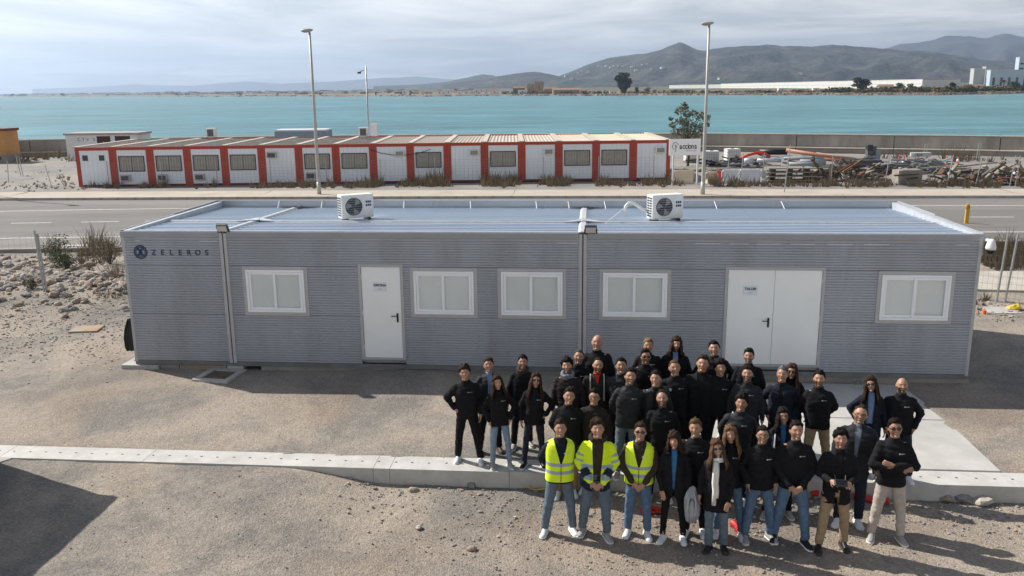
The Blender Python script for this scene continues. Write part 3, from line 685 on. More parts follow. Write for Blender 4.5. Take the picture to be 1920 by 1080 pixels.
# ------------------------------------------------------------------ red and white site cabins
CABR = mat('red_steel', (.44,.055,.03), .5, c2=(.37,.045,.026), scale=2, c3=(.30,.055,.04), s3=5)
CABW = mat('white_panel', (.80,.83,.87), .5, c2=(.72,.75,.79), scale=1.2)
CABROOF = mat('cabin_roof_beige', (.50,.44,.36), .7, c2=(.40,.35,.29), scale=1.5)
CABROOF2 = mat('cabin_roof_grey', (.25,.23,.205), .85, c2=(.17,.155,.14), scale=1.2, c3=(.34,.3,.26), s3=2)
BARS = mat('window_bars', (.045,.05,.06), .5)
PANE2 = mat('curtained_pane', (.42,.39,.33), .25, c2=(.33,.3,.25), scale=3, spec=.5)
CX0, CX1, CY, CW = -28.85, 10.6, 57.7, (10.6+28.85)/16
cab_spec = ['w2', 'wa', 'wa', 'wa', 'w', 'L', 'wb', 'w', 'R', 'wd', 'R', 'w', 'R', 'w', 'w', 'R']
ordn = ['leftmost', 'second', 'third', 'fourth', 'fifth', 'sixth', 'seventh', 'eighth', 'ninth', 'tenth', 'eleventh', 'twelfth', 'thirteenth', 'fourteenth', 'fifteenth', 'rightmost']
desc = {'w2': 'with two tiny square windows', 'wa': 'with wall unit below barred window', 'w': 'with a barred window', 'L': 'with high wall unit', 'wb': 'with barred window behind lamp post', 'R': 'with wall unit high right', 'wd': 'with a closely barred window'}
DEP = 9.6; CH_ = 2.62
roof_me = []
for m_ in (CABROOF2, CABROOF):
    mb = MB(); pr = []; x = .17
    while x < CW-.3:
        pr += [(x, 0), (x+.07, 0), (x+.10, .045), (x+.17, .045), (x+.20, 0)]; x += .235
    pr.append((CW-.17, 0)); k = len(pr)
    mb.add([(a, .1, CH_-.06+b) for a, b in pr]+[(a, DEP-.1, CH_-.06+b) for a, b in pr], [(i, i+1, k+i+1, k+i) for i in range(k-1)])
    roof_me.append(mb.mesh('roof_sheet', m_))
pw = .25
frame_me = MB().box(0, pw, 0, .12, 0, CH_-.2).mesh('corner_post', CABR)
top_me = MB().box(.004, CW-.004, -.012, .13, CH_-.2, CH_).mesh('top_beam', CABR); bot_me = MB().box(.004+pw, CW-.004-pw, .01, .13, .0, .15).mesh('bottom_beam', mat('dark_red_steel', (.16,.03,.02), .6, c2=(.08,.03,.02), scale=4))
pan_me = MB()
px_ = .004+pw; wpan = (CW-.008-2*pw)/7
for i in range(7): pan_me.box(px_+i*wpan+.004, px_+(i+1)*wpan-.004, .035, .075, .15, CH_-.2)
pan_mes = MB().box(.004, wpan-.004, .035, .075, .15, CH_-.2).mesh('wall_panel', CABW)
side_me = MB().box(.03, .08, .12, DEP-.12, .0, CH_-.2).mesh('side_wall', CABW)
back_me = MB().box(pw, CW-pw, DEP-.1, DEP-.05, 0, CH_-.2).mesh('back_wall', CABW)
cover_me = MB().box(-.17, .17, .02, DEP-.02, CH_-.05, CH_+.05).mesh('roof_joint_cover', mat('cover_beige', (.52,.47,.40), .7, c2=(.42,.37,.31), scale=2))
edge_me = MB().box(.004, CW-.004, DEP-.13, DEP, CH_-.2, CH_+.02).mesh('back_beam', CABR)
win_w = 1.3
def cab_window(par, cx, w, z0, z1, bars):
    wo_ = frame_box(cx-w/2, cx+w/2, z0, z1, .06, -.0, .05).build('window', BARS, par)
    MB().box(cx-w/2+.06, cx+w/2-.06, .025, .034, z0+.06, z1-.06).build('pane', PANE2, wo_)
    MB().box(cx-.02, cx+.02, .005, .024, z0+.06, z1-.06).build('mullion', BARS, wo_)
    bm = None
    for i in range(bars):
        x = cx-w/2+.06+(w-.12)*(i+.5)/bars
        if bm is None: bm = MB().tube((0,-.02,z0-.02), (0,-.02,z1+.02), .011, n=6).mesh('bar', mat('bar_grey', (.2,.21,.22), .5))
        link('bar', bm, wo_, (x, 0, 0))
def cab_unit(par, x, z, hood):
    u = MB().box(x-.3, x+.3, -.22, .03, z-.2, z+.2).build('wall_unit', WHITE_P if hood else mat('old_unit', (.45,.45,.43), .6), par, bev=.015)
    MB().box(x-.25, x+.25, -.226, -.222, z-.15, z+.13).build('unit_grille', mat('unit_grille', (.09,.085,.08), .6) if not hood else mat('unit_grille_l', (.28,.27,.25), .6), u)
for i, k in enumerate(cab_spec):
    x0 = CX0+CW*i; zb = -.2+.09*i/15
    c = thing('site_cabin', 'white cabin in red frame %s, %s in row' % (desc[k], ordn[i]), 'cabin', (x0, CY-.03*i/15, zb), 0, 'red and white site cabins in a row')
    for nm, q in (('top_beam', top_me), ('bottom_beam', bot_me), ('back_wall', back_me), ('back_beam', edge_me)): link(nm, q, c)
    for xx in (.004, CW-.004-pw):
        for yy in (0, DEP-.12): link('corner_post', frame_me, c, (xx, yy, 0))
    link('roof_sheet', roof_me[0 if i < 8 else 1], c)
    for j in range(7): link('wall_panel', pan_mes, c, (px_+j*wpan, 0, 0))
    if i == 0: link('side_wall', side_me, c)
    if i == 15: link('side_wall', side_me, c, (CW-.11, 0, 0))
    link('roof_joint_cover', cover_me, c)
    if i == 15: link('roof_joint_cover', cover_me, c, (CW-.17, 0, 0))
    cx = CW/2
    if k == 'w2':
        for x in (.62, 1.72):
            wq = frame_box(x-.17, x+.17, 1.75, 2.1, .03, .0, .04).build('window', BARS, c); MB().box(x-.14, x+.14, .02, .03, 1.78, 2.07).build('pane', mat('dark_pane', (.06,.07,.08), .2), wq)
    elif k[0] == 'w':
        cab_window(c, cx-.02, 1.72, 1.0, 2.03, 13 if k == 'wd' else 9)
        if k in ('wa', 'wb'): cab_unit(c, cx-.48, .6, False)
    else:
        cab_unit(c, cx+(-.52 if k == 'L' else .55), 1.98, k == 'R')
cbl = tag(MB().path([(x, CY-.03, z) for x, z in ((-9.3,2.1),(-8.6,1.85),(-7.8,1.72),(-7.0,1.70),(-6.2,1.8),(-5.3,2.05))], .02, 6).build('hanging_cable', BLACK), 'black cable drooping across the fronts of the middle cabins', 'cable')

# ------------------------------------------------------------------ lamp posts
LP = mat('lamp_post_paint', (.46,.45,.43), .5, .2, c2=(.4,.39,.37), scale=3)
def lamp_post(x, y, label, tilt=0):
    t = thing('street_lamp', label, 'street lamp', (x, y, -.06), 0, 'street lamps along the pavement')
    MB().box(-.28,.28,-.28,.28,-.1,.03).build('base_plate', RUST if tilt else CONC_D, t)
    MB().path([(0,0,.03),(0,0,.5),(0,0,4.7),(0,0,9.2)], [.115,.105,.085,.06], 14).build('pole', LP, t, True)
    MB().tube((0,0,.03),(0,0,.75),.125,.118,14).build('base_sleeve', LP, t, True)
    R_ = Matrix.Rotation(-.05, 3, 'Y')
    hd_ = MB().ell((-.13,-.1,9.3),(.36,.2,.10),R_,18,10).build('lamp_head', mat('lamp_head', (.36,.35,.34), .45), t, True)
    MB().ell((-.16,-.1,9.25),(.26,.15,.08),R_,16,8).build('lens', mat('lamp_glass', (.3,.27,.22), .25), hd_, True)
lamp_post(-11.29, 50.76, 'tall grey street lamp in front of the seventh cabin')
lamp_post(10.84, 48.69, 'tall pale street lamp beside the white sign board')
lamp_post(-33.6, 52.9, 'street lamp off the left edge, its shadow across the road')
# camera pole behind the cabins
cp = thing('camera_pole', 'thin grey pole with a small camera arm behind the cabin roofs', 'pole', (*AY(691,250,71).xy, -.2))
b_ = AY(691,250,71); t_ = AY(686,123,71)
MB().path([(0,0,0),(0,0,b_.z+.2),(t_.x-b_.x,0,t_.z+.2)], [.09,.08,.05], 10).build('pole', STEEL, cp, True)
MB().tube((-.12,0,t_.z-.15),(-.42,-.1,t_.z-.25),.025).build('arm', DARK, cp); MB().box(-.62,-.36,-.2,-.02,t_.z-.42,t_.z-.28).build('camera_head', DARK, cp)
MB().box(.25,.75,-.3,.2,0,b_.z+1.0).build('cabinet', WHITE_P, cp, bev=.02)

# ------------------------------------------------------------------ sign board
sp0, sp1 = G(1260.5,349,-.25), G(1302,347,-.25)
sn = thing('sign_board', 'white rectangular company sign on two posts beside the last cabin', 'sign', (sp0.x, sp0.y, -.25), math.atan2(sp1.y-sp0.y, sp1.x-sp0.x)*.3)
c0 = AY(1254.5,261,sp0.y); c1 = AY(1314,291.5,sp0.y)
bw = c1.x-c0.x; ox = c0.x-sp0.x; zt_, zb_ = c0.z+.25, c1.z+.25+.02
MB().box(ox, ox+bw, -.05, .0, zb_, zt_).build('board', mat('sign_board_white', (.9,.9,.9), .4), sn, bev=.01)
for x in (.03, 1.62): MB().box(x-.05, x+.05, .003, .1, 0, zt_-.1).build('post', mat('post_white', (.6,.61,.62), .5), sn)
PRT = mat('dark_print', (.035,.03,.035), .6); PRT2 = mat('maroon_print', (.12,.05,.05), .6)
for i_, (ch_, xx) in enumerate(zip('acciona', (.60,.78,.935,1.055,1.165,1.34,1.53))):
    link('letter', text_mesh(ch_, .37, PRT, .002, bold=.008), sn, (ox+bw*(xx+.13)/1.98, -.053, zb_+(zt_-zb_)*.40), (PI/2,0,0)).scale = (1.0, 1.32, 1)
link('lettering', text_mesh('infraestructuras', .11, mat('grey_print2', (.25,.24,.25), .6), .002), sn, (ox+bw*.70, -.053, zb_+(zt_-zb_)*.25), (PI/2,0,0))
lg = MB(); cx, cz = ox+bw*.20, zb_+(zt_-zb_)*.58
arc = [(cx+.2*math.cos(a)*(.85 if math.cos(a) > 0 else 1.0)+.02*math.sin(5*a), -.055, cz+.23*math.sin(a)) for a in np.linspace(.25, 4.3, 26)]
lg.path(arc, .016, 5); lg.path([(cx+.02,-.055,cz-.36),(cx+.03,-.055,cz-.1),(cx+.0,-.055,cz+.08)], .02, 5); lg.path([(cx+.03,-.055,cz-.12),(cx+.1,-.055,cz+.0)], .013, 5); lg.path([(cx+.02,-.055,cz-.06),(cx-.06,-.055,cz+.02)], .011, 5)
lg.build('emblem', PRT2, sn)

# ------------------------------------------------------------------ buildings by the sea wall
ob = thing('orange_hut', 'orange rendered hut with brown roof edge at the left edge', 'building', (*G(-30,306,-.2).xy, -.2), -.03)
Yo = ob.location.y; r_ = AY(14,300,Yo).x-ob.location.x; zt_ = AY(24,241,Yo).z+.2
ORN = mat('orange_render', (.52,.27,.10), .85, c2=(.44,.22,.085), scale=.8)
MB().box(-3.5, r_, 0, 2.2, .75, zt_-.22).build('wall', ORN, ob); MB().box(-3.6, r_+.12, -.12, 2.3, zt_-.218, zt_).build('roof', mat('brown_tile', (.16,.055,.04), .7, c2=(.1,.04,.03), scale=3), ob)
MB().box(-3.5, r_-.02, .04, 2.2, 0, .749).build('plinth', CONC_D, ob)
for x in (.2, 1.0): MB().box(r_-1.8+x*.9, r_-1.45+x*.9, .02, .039, .3, .6).build('vent', DARK, ob)
wb = thing('white_utility_building', 'white flat roofed utility building with two brown doors behind the first cabin', 'building', (*G(128,302,-.2).xy, -.2), 0)
Yw = wb.location.y; X1 = AY(261,290,Yw).x-wb.location.x; zt_ = AY(126,250,Yw).z+.2
WR = mat('white_render', (.68,.68,.67), .8, c2=(.6,.6,.59), scale=.7)
MB().box(0, X1, 0, 3, 0, zt_-.18).build('wall', WR, wb); MB().box(-.12, X1+.12, -.12, 3.1, zt_-.178, zt_).build('roof', mat('roof_edge', (.38,.35,.34), .8, c2=(.3,.27,.26), scale=2), wb)
for px0, px1 in ((184,209),(218,246)):
    a, b = AY(px0,280,Yw).x-wb.location.x, AY(px1,280,Yw).x-wb.location.x
    d_ = MB().box(a, b, -.03, -.002, .05, zt_-.3).build('door', mat('brown_door', (.06,.028,.028), .6, c2=(.045,.02,.02), scale=2), wb)
    cx = (a+b)/2; MB().add([(cx-.2,-.036,zt_-1.15),(cx+.2,-.036,zt_-1.15),(cx,-.036,zt_-.75)], [(0,1,2)]).build('warning_triangle', mat('warning_yellow', (.6,.5,.12), .6), d_)
    MB().box(cx-.42, cx+.42, -.036, -.032, zt_-1.35, zt_-1.22).build('notice', mat('notice_pale', (.42,.36,.34), .6), d_)
for i_, ch_ in enumerate("CTV'S"): link('letter', text_mesh(ch_, .42, PRT, .003), wb, ((1.25,1.65,2.05,2.4,2.65)[i_], -.004, zt_-.72), (PI/2,0,0))
bc = thing('blue_container', 'grey blue container roof with white top behind the cabins', 'container', (*AY(515,256,74).xy, -.2), .0)
w_ = AY(612,250,74).x-bc.location.x; zt_ = AY(540,243.5,74).z+.2
MB().box(0, w_, 0, 2.4, 0, zt_-.12).build('body', mat('blue_steel', (.2,.26,.33), .5, c2=(.17,.22,.28), scale=2), bc); MB().box(.02, w_-.02, .05, 2.35, zt_-.119, zt_).build('roof', mat('white_roof', (.6,.62,.63), .5), bc)
for i in range(14): MB().box(i*w_/14+.05, i*w_/14+.2, -.03, -.001, .15, zt_-.25).build('rib', MATS['blue_steel'], bc)
def small_ac(px, py, Y, lab):
    q = AY(px, py, Y); t = thing('rooftop_unit', lab, 'air conditioner', (q.x, Y, q.z), 0, 'units on the cabin roofs')
    MB().box(-.35,.35,-.25,.25,.06,.75).build('casing', WHITE_P, t, bev=.02); MB().box(-.22,.24,-.256,-.252,.14,.66).build('grille', mat('unit_grille_d', (.12,.12,.12), .6), t)
    for x in (-.28,.28): MB().box(x-.04,x+.04,-.25,.25,0,.058).build('foot', DARK, t)
small_ac(397, 259, 66.5, 'small dark grilled unit on the roof of the fourth cabin'); small_ac(682, 257.5, 65.5, 'small white unit on the roof of the eighth cabin')

# ------------------------------------------------------------------ far shore buildings
FS = bpy.data.objects['far_shore'].data
fs_bvh = BVHTree.FromPolygons([v.co for v in FS.vertices], [tuple(p.vertices) for p in FS.polygons])
def far_z(x, y):
    h = fs_bvh.ray_cast(Vector((x, y, 400)), Vector((0,0,-1))); return h[0].z if h[0] else -1
def shoreY(px):
    i = min(range(len(fine)), key=lambda k: abs(fine[k][0]-px)); return coast[i].y
def farpos(px, k):
    Y = shoreY(px)*k; q = AY(px, 170, Y); return Vector((q.x, Y, far_z(q.x, Y)))
TILE = mat('clay_tile', (.27,.17,.11), .85, c2=(.2,.13,.09), scale=.4); OCHRE = mat('ochre_wall', (.36,.27,.18), .9, c2=(.29,.22,.15), scale=.15); DIMW = mat('dim_window', (.05,.05,.055), .4); FWH = mat('far_white', (.68,.67,.64), .7)
def far_house(px, k, wpx, hpx, wall_m, label, gable=True, group=None, name='house', rz=0, roof_m=None, dep=None):
    p = farpos(px, k); s = p.y/F_PX; w = wpx*s; h = hpx*s; d = dep or max(5, w*.6)
    t = thing(name, label, 'house' if name != 'warehouse' else 'warehouse', p-Vector((0,0,.4)), rz, group)
    hw = h*(.7 if gable else 1)
    MB().box(-w/2, w/2, 0, d, 0, hw+.4).build('wall', wall_m, t)
    if gable: MB().add([(-w/2-.3,-.3,hw+.405),(w/2+.3,-.3,hw+.405),(w/2+.3,d+.3,hw+.405),(-w/2-.3,d+.3,hw+.405),(-w/2-.3,d/2,h+.4),(w/2+.3,d/2,h+.4)], [(0,1,5,4),(2,3,4,5),(0,4,3),(1,2,5),(0,3,2,1)]).build('roof', roof_m or TILE, t)
    else: MB().box(-w/2-.2, w/2+.2, -.2, d+.2, hw+.405, hw+.8).build('roof', roof_m or FWH, t)
    nw = max(1, int(wpx/9))
    for i in range(nw):
        x = -w/2+w*(i+.5)/nw; MB().box(x-.7, x+.7, -.06, -.01, .4+hw*.3, .4+hw*.72).build('window', DIMW, t)
    return t
far_house(1003, 1.05, 31, 17, OCHRE, 'brown stone farmhouse block, tallest by the far shore', False, roof_m=OCHRE)
far_house(1011, 1.07, 17, 21, OCHRE, 'square ochre tower rising behind the stone farmhouse', False, roof_m=TILE)
far_house(973, 1.06, 22, 14, mat('brick_far', (.22,.12,.085), .9), 'dark brick house left of the stone farmhouse')
far_house(980, 1.03, 17, 7, FWH, 'low white annex in front of the dark brick house', False)
far_house(1032, 1.06, 24, 12, OCHRE, 'small ochre house right of the stone farmhouse')
far_house(1063, 1.04, 50, 10, OCHRE, 'long low ochre barn with tiled roof on the far shore')
far_house(1094, 1.05, 14, 8, OCHRE, 'small shed at the end of the long ochre barn')
far_house(927, 1.05, 16, 10, FWH, 'white house with tiled roof on the far shore')
for i, (px, w, h, k) in enumerate([(824,6,9,1.05),(832,10,6,1.04),(841,5,8,1.05),(862,9,5,1.05),(874,7,6,1.05),(885,12,6,1.06),(898,8,6,1.06),(911,6,5,1.05),(758,7,8,1.06),(792,5,7,1.05)]):
    far_house(px, k, w, h, FWH, 'tiny white cottage in the scattered row on the far shore', i % 3 == 0, 'tiny white cottages on the far shore')
far_house(836, 1.5, 27, 6, FWH, 'long low white shed behind the tiny cottages', False, name='warehouse')
far_house(908, 1.5, 38, 6, FWH, 'longer low white shed on the plain behind the white house', False, name='warehouse')
far_house(1663, 1.08, 27, 13, mat('pink_stone', (.38,.29,.24), .9), 'small stone house with tiled roof below the white warehouse')
far_house(1834, 1.07, 22, 12, FWH, 'white hut with dark gable roof near the palm')
far_house(1800, 1.06, 10, 7, FWH, 'tiny white hut behind the shore rocks', False)
far_house(1760, 1.07, 26, 9, OCHRE, 'low ochre farm shed between the shore trees')
far_house(1530, 1.12, 11, 6, FWH, 'small white kiosk in front of the long warehouse', False); far_house(1467, 1.14, 14, 6, FWH, 'white hut in front of the long warehouse middle', False)
far_house(1148, 1.04, 9, 4, FWH, 'white caravan box parked right of the barn', False); far_house(1134, 1.04, 7, 4, FWH, 'smaller white caravan box near the barn', False)
# long white warehouse, running away to the left
WHS = mat('warehouse_white', (.64,.64,.61), .6, c2=(.56,.56,.53), scale=.05)
def ware(p0, p1, h0, label, name='warehouse'):
    """wall from near end to far end, box behind it"""
    d = p1-p0; l_ = Vector((d.x, d.y, 0)).length; r = math.atan2(d.y, d.x); zb = min(far_z(*p0.xy), far_z(*p1.xy))-1
    t = thing(name, label, 'warehouse', (p0.x, p0.y, zb), r)
    k = max(2, int(l_/22))
    me_ = MB().box(.15, l_/k-.15, 0, .6, 0, h0+1).mesh('wall_panel', WHS)
    for i in range(k): link('wall_panel', me_, t, (i*l_/k, 0, 0))
    MB().box(0, l_, .62, 60, 0, h0+.6).build('hall', WHS, t); MB().box(-.3, l_+.3, -.3, 60.3, h0+1.05, h0+1.5).build('roof', FWH, t)
    MB().box(.0, l_, -.05, -.01, h0*.55, h0*.62).build('wall_band', mat('band_grey', (.4,.41,.42), .6), t)
pA, pB, pC, pD = AY(1255,150,2350), AY(1352,150,2150), AY(1556,150,1560), AY(1730,150,1290)
ware(pA, pB, 8.5, 'far low section of the long white warehouse, leftmost')
ware(pB, pC, 12, 'middle section of the long white warehouse')
ware(pC, pD, 12.5, 'near tallest section of the long white warehouse, right end')
gq = thing('warehouse_shade_end', 'right end of the white warehouse, its shade painted blue grey', 'warehouse', (AY(1732,150,1500).x, 1500, far_z(AY(1732,150,1500).x, 1500)-1), .0)
MB().box(0, 55, 0, 60, 0, 13).build('hall', mat('end_wall_shade', (.2,.24,.28), .7), gq); MB().box(-.3, 55.3, -.3, 60.3, 13.01, 13.4).build('roof', mat('end_roof', (.3,.33,.36), .6), gq)  # shadow side of the warehouse end, its shade painted as blue grey
def block(px0, px1, pyt, Y, m_, label, nwin=0, name='factory'):
    a, b = AY(px0, pyt, Y), AY(px1, pyt, Y); zb = far_z(a.x, Y)-1
    t = thing(name, label, 'building', (a.x, Y, zb), 0)
    MB().box(0, b.x-a.x, 0, 12, 0, a.z-zb-.6).build('wall', m_, t); MB().box(-.4, b.x-a.x+.4, -.4, 12.4, a.z-zb-.59, a.z-zb).build('roof', FWH, t)
    for i in range(nwin):
        x = (b.x-a.x)*(i+.5)/nwin; MB().box(x-2, x+2, -.2, -.02, 3, (a.z-zb)*.55).build('window', DIMW, t)
    return t
GRB = mat('grey_block', (.45,.46,.45), .7); BLW = mat('pale_blue_cladding', (.45,.55,.62), .6)
block(1827, 1848, 128.5, 1500, GRB, 'grey windowless factory block behind the palm'); block(1849, 1872, 125, 1580, GRB, 'factory block with white roof behind the grey one', 2)
block(1858, 1960, 131, 1480, BLW, 'pale blue factory hall at the right edge', 7)
tw = block(1912, 1960, 107, 1650, BLW, 'tall pale blue factory tower at the right edge')
for j in range(4): MB().box(2, 9, -.2, -.02, 12+j*9, 15+j*9).build('window', DIMW, tw)
# villas on the slope
mt_bvh = []
for ob_ in (bpy.data.objects['mountain'], bpy.data.objects['hills']): mt_bvh.append(BVHTree.FromPolygons([v.co for v in ob_.data.vertices], [tuple(p.vertices) for p in ob_.data.polygons]))
vm = MB().box(-6,6,-5,5,-3,5).mesh('wall', FWH); vr = MB().add([(-7,-6,5.05),(7,-6,5.05),(7,6,5.05),(-7,6,5.05),(0,0,8)], [(0,1,4),(1,2,4),(2,3,4),(3,0,4)]).mesh('roof', TILE)
for px, py in ((1122,125),(1128,126),(1137,124),(1146,127),(1152,124),(1160,124),(1168,125),(1176,122),(1186,126),(1193,133),(1205,122),(1104,136),(1084,137),(1090,134),(1213,121),(1132,141),(1062,143),(1072,149),(1222,130),(1242,128),(1500,139),(1180,147),(1350,148)):
    d = Vector(ray(px, py)).normalized(); hs = [b.ray_cast(Vector((0,0,CH)), d) for b in mt_bvh]; hs = [h for h in hs if h[0]]
    if not hs: continue
    h = min(hs, key=lambda q: q[3]); t = thing('villa', 'tiny white villa on the slope of the mountain', 'house', h[0], rnd.uniform(-.5,.5), 'white villas on the mountain slope'); s = rnd.uniform(.7, 1.5); t.scale = (s*1.2, s, s*.9)
    link('wall', vm, t); link('roof', vr, t)
# distant town seen as one mass of specks on the plain
tm_ = MB()
for i in range(420):
    px = rnd.uniform(-40, 900); Y = shoreY(px)*rnd.uniform(1.25, 2.6); q = AY(px, 170, Y); z = far_z(q.x, Y); w = rnd.uniform(6, 22)*Y/4500; h = rnd.uniform(3, 9)*(Y/4500)
    tm_.cur = rnd.choice((0,0,1,2)); tm_.box(q.x-w, q.x+w, Y, Y+w, z-2, z+h)
stuff(tag(tm_.build('distant_town', [FWH, OCHRE, TILE]), 'hazy distant town spread over the plain on the left', 'town'))

# ------------------------------------------------------------------ foliage
def leaf_mat(name, c, c2): return mat(name, c, .8, c2=c2, scale=9, detail=2, lo=.3, hi=.7, spec=.2)
LG = leaf_mat('leaf_green', (.06,.085,.035), (.11,.13,.06)); LD = leaf_mat('leaf_dark', (.022,.034,.016), (.05,.06,.03)); LB = leaf_mat('leaf_dry', (.19,.145,.085), (.11,.08,.05)); LO = leaf_mat('leaf_olive', (.10,.105,.06), (.15,.14,.09))
BARK = mat('bark', (.12,.09,.065), .9, c2=(.07,.055,.04), scale=8)
def leaves(mb, c, r, n, size, rg, shell=.3):
    for _ in range(n):
        while True:
            p = Vector((rg.uniform(-1,1), rg.uniform(-1,1), rg.uniform(-1,1)))
            if shell < p.length <= 1: break
        p = Vector((c[0]+p.x*r[0], c[1]+p.y*r[1], c[2]+p.z*r[2])); a = Vector((rg.gauss(0,1), rg.gauss(0,1), rg.gauss(0,.7))).normalized(); b = a.orthogonal().normalized()
        b = (Matrix.Rotation(rg.uniform(0, 6.28), 3, a) @ b); s = size*rg.uniform(.6, 1.4)
        mb.add([p-a*s, p+b*s*.5, p+a*s, p-b*s*.5], [(0,1,2,3)])
def tree(name, label, loc, H, crowns, m, trunk_r, size, n, seed, group=None, cat='tree', limbs=6):
    rg = random.Random(seed); t = thing(name, label, cat, loc, 0, group)
    tk = MB(); tk.path([(0,0,-.3),(.02*H,0,H*.25),(-.01*H,.01*H,H*.55),(0,0,H*.8)], [trunk_r*1.2, trunk_r, trunk_r*.7, trunk_r*.25], 8)
    for c, r, w in crowns:
        b = Vector((0,0,H*rg.uniform(.22,.5))); e = Vector(c); mdl = (b+e)/2+Vector((rg.uniform(-1,1)*.05*H,)*3); tk.path([b, mdl, e], [trunk_r*.5, trunk_r*.32, trunk_r*.1], 6)
    tk.build('trunk', BARK, t, True)
    cb_ = MB()
    for c, r, w in crowns: leaves(cb_, c, r, int(n*w), size, rg)
    cb_.build('crown', m, t)
    return t
def blob_crowns(H, W, k, rg, z0=.3, rz=.2, rx=.3):
    out = []
    for i in range(k):
        z = H*(z0+(1-z0-rz*.6)*((i+.5)/k)**.8); sp_ = W*.5*(1-.75*abs(z/H-.58)); a = rg.uniform(0, 6.28)
        out.append(((math.cos(a)*sp_*rg.uniform(.2,.9), math.sin(a)*sp_*rg.uniform(.2,.9), z), (W*rx*rg.uniform(.6,1), W*rx*rg.uniform(.6,1), H*rz*rg.uniform(.55,1)), 1))
    return out
# sparse tree behind the sign
rg = random.Random(5); p = G(1289,312,-.2); s = p.y/F_PX
tb = AY(1289,190,p.y).z+.2
cr_ = []
for (px, py, r) in ((1284,200,8),(1276,208,9),(1290,213,8),(1302,214,9),(1314,218,10),(1327,222,9),(1270,226,8),(1283,229,9),(1298,232,10),(1311,236,9),(1264,235,7),(1279,243,10),(1293,247,12),(1310,248,10),(1267,248,9),(1284,195,5),(1322,233,6),(1256,222,4)):
    q = AY(px, py, p.y); cr_.append(((q.x-p.x, rg.uniform(-1,1)*.6, q.z+.2), (r*s*1.05, r*s*1.2, r*s*.85), r/9))
tree('small_tree', 'sparse leafy tree rising behind the white company sign', p, tb, cr_, mat('leaf_sparse', (.11,.125,.07), .8, c2=(.18,.18,.11), scale=6), .09, .11, 75, 11)
# far trees
def far_tree(px, k, wpx, hpx, m, label, seed, kc=10, name='shore_tree', n=160, z0=.3, group='trees on the far shore', size=.05):
    p = farpos(px, k); s_ = p.y/F_PX; H = hpx*s_; W_ = wpx*s_; rg = random.Random(seed)
    return tree(name, label, p, H, blob_crowns(H, W_, kc, rg, z0), m, H*.03, H*size, n, seed, group)
far_tree(1167, 1.06, 27, 37, LD, 'tall dark eucalyptus standing alone on the far shore', 21, 16, z0=.15, n=200)
far_tree(1612, 1.05, 32, 27, LD, 'dark leaning pine in front of the white warehouse', 22, 12, n=200)
far_tree(1688, 1.05, 22, 17, LD, 'round dark tree right of the small stone house', 23, z0=.1)
far_tree(1707, 1.05, 14, 15, LG, 'small green tree beside the round dark one', 24, z0=.1)
far_tree(1787, 1.06, 17, 17, LD, 'dark tree behind the tiny white hut', 25, z0=.1)
far_tree(1815, 1.05, 20, 13, LB, 'brownish bare tree left of the white hut', 26, z0=.1)
far_tree(1902, 1.05, 24, 17, LD, 'dense dark tree right of the palm', 27, z0=.05)
for i, (px, w, h) in enumerate([(1193,12,12),(1213,14,11),(1258,20,6),(1272,24,7),(1400,30,5),(1330,26,4),(1562,18,9),(1545,22,6),(1580,14,8),(1720,18,9),(1738,16,8),(1640,26,7),(1665,24,6),(1625,20,6),(1860,18,7),(1920,16,10),(1500,16,6),(944,8,5),(996,8,6),(1105,10,5),(1228,12,7),(1246,10,6),(1475,20,4),(752,8,5),(770,7,8),(705,6,6),(117,9,6),(330,7,4),(452,9,4),(600,8,5),(20,10,5),(200,8,4),(520,8,4)]):
    far_tree(px, 1.03+.01*(i % 4), w, h, (LD, LO, LG)[i % 3], 'low shore bush or small tree on the far side of the bay', 40+i, 6, 'shore_bush', 60, .05, 'bushes along the far shore', .09)
# palm
p = farpos(1880, 1.05); s_ = p.y/F_PX; H = 24*s_; pl = thing('palm_tree', 'date palm with arching fronds near the right end of the far shore', 'palm', p)
MB().path([(0,0,-.5),(.1,0,H*.35),(0,0,H*.68)], [H*.05,H*.04,H*.035], 8).build('trunk', BARK, pl, True)
rg = random.Random(3)
for i in range(34):
    a = rg.uniform(0, 6.28); up = rg.uniform(-.15, 1.1); L_ = H*.46; mb = MB(); pts = []
    for k in range(6):
        t = k/5; pts.append(Vector((math.cos(a)*L_*t*math.cos(up*(1-t)), math.sin(a)*L_*t*math.cos(up*(1-t)), H*.68+L_*(math.sin(up)*t-.55*t*t))))
    sd_ = Vector((-math.sin(a), math.cos(a), 0))
    for k in range(5):
        w0, w1 = H*.035*(1-.15*k), H*.035*(1-.15*(k+1)); mb.add([pts[k]-sd_*w0-Vector((0,0,w0*.8)), pts[k], pts[k+1], pts[k+1]-sd_*w1-Vector((0,0,w1*.8))], [(0,1,2,3)]); mb.add([pts[k]+sd_*w0-Vector((0,0,w0*.8)), pts[k], pts[k+1], pts[k+1]+sd_*w1-Vector((0,0,w1*.8))], [(0,1,2,3)])
    mb.build('frond', LO, pl)
# rocks at the far waterline
rk = MB(); rg = random.Random(9)
for i in range(900):
    px = rg.uniform(960, 1960) if i < 800 else rg.uniform(300, 960)
    b = min(range(len(fine)), key=lambda k: abs(fine[k][0]-px)); c = coast[b]; f = 1+rg.uniform(-.004, .012); s_ = c.y/F_PX*rg.uniform(.5, 2.4)
    rk.ell((c.x*f, c.y*f, far_z(c.x*f, c.y*f)+.1), (s_*rg.uniform(1,2.4), s_, s_*rg.uniform(.3,.8)), Matrix.Rotation(rg.uniform(-.4,.4), 3, 'Z'), 6, 4)
stuff(tag(rk.build('shore_rocks', mat('shore_boulder', (.11,.085,.07), .95, c2=(.2,.15,.115), scale=.3)), 'dark rocks along the far waterline', 'rocks'))

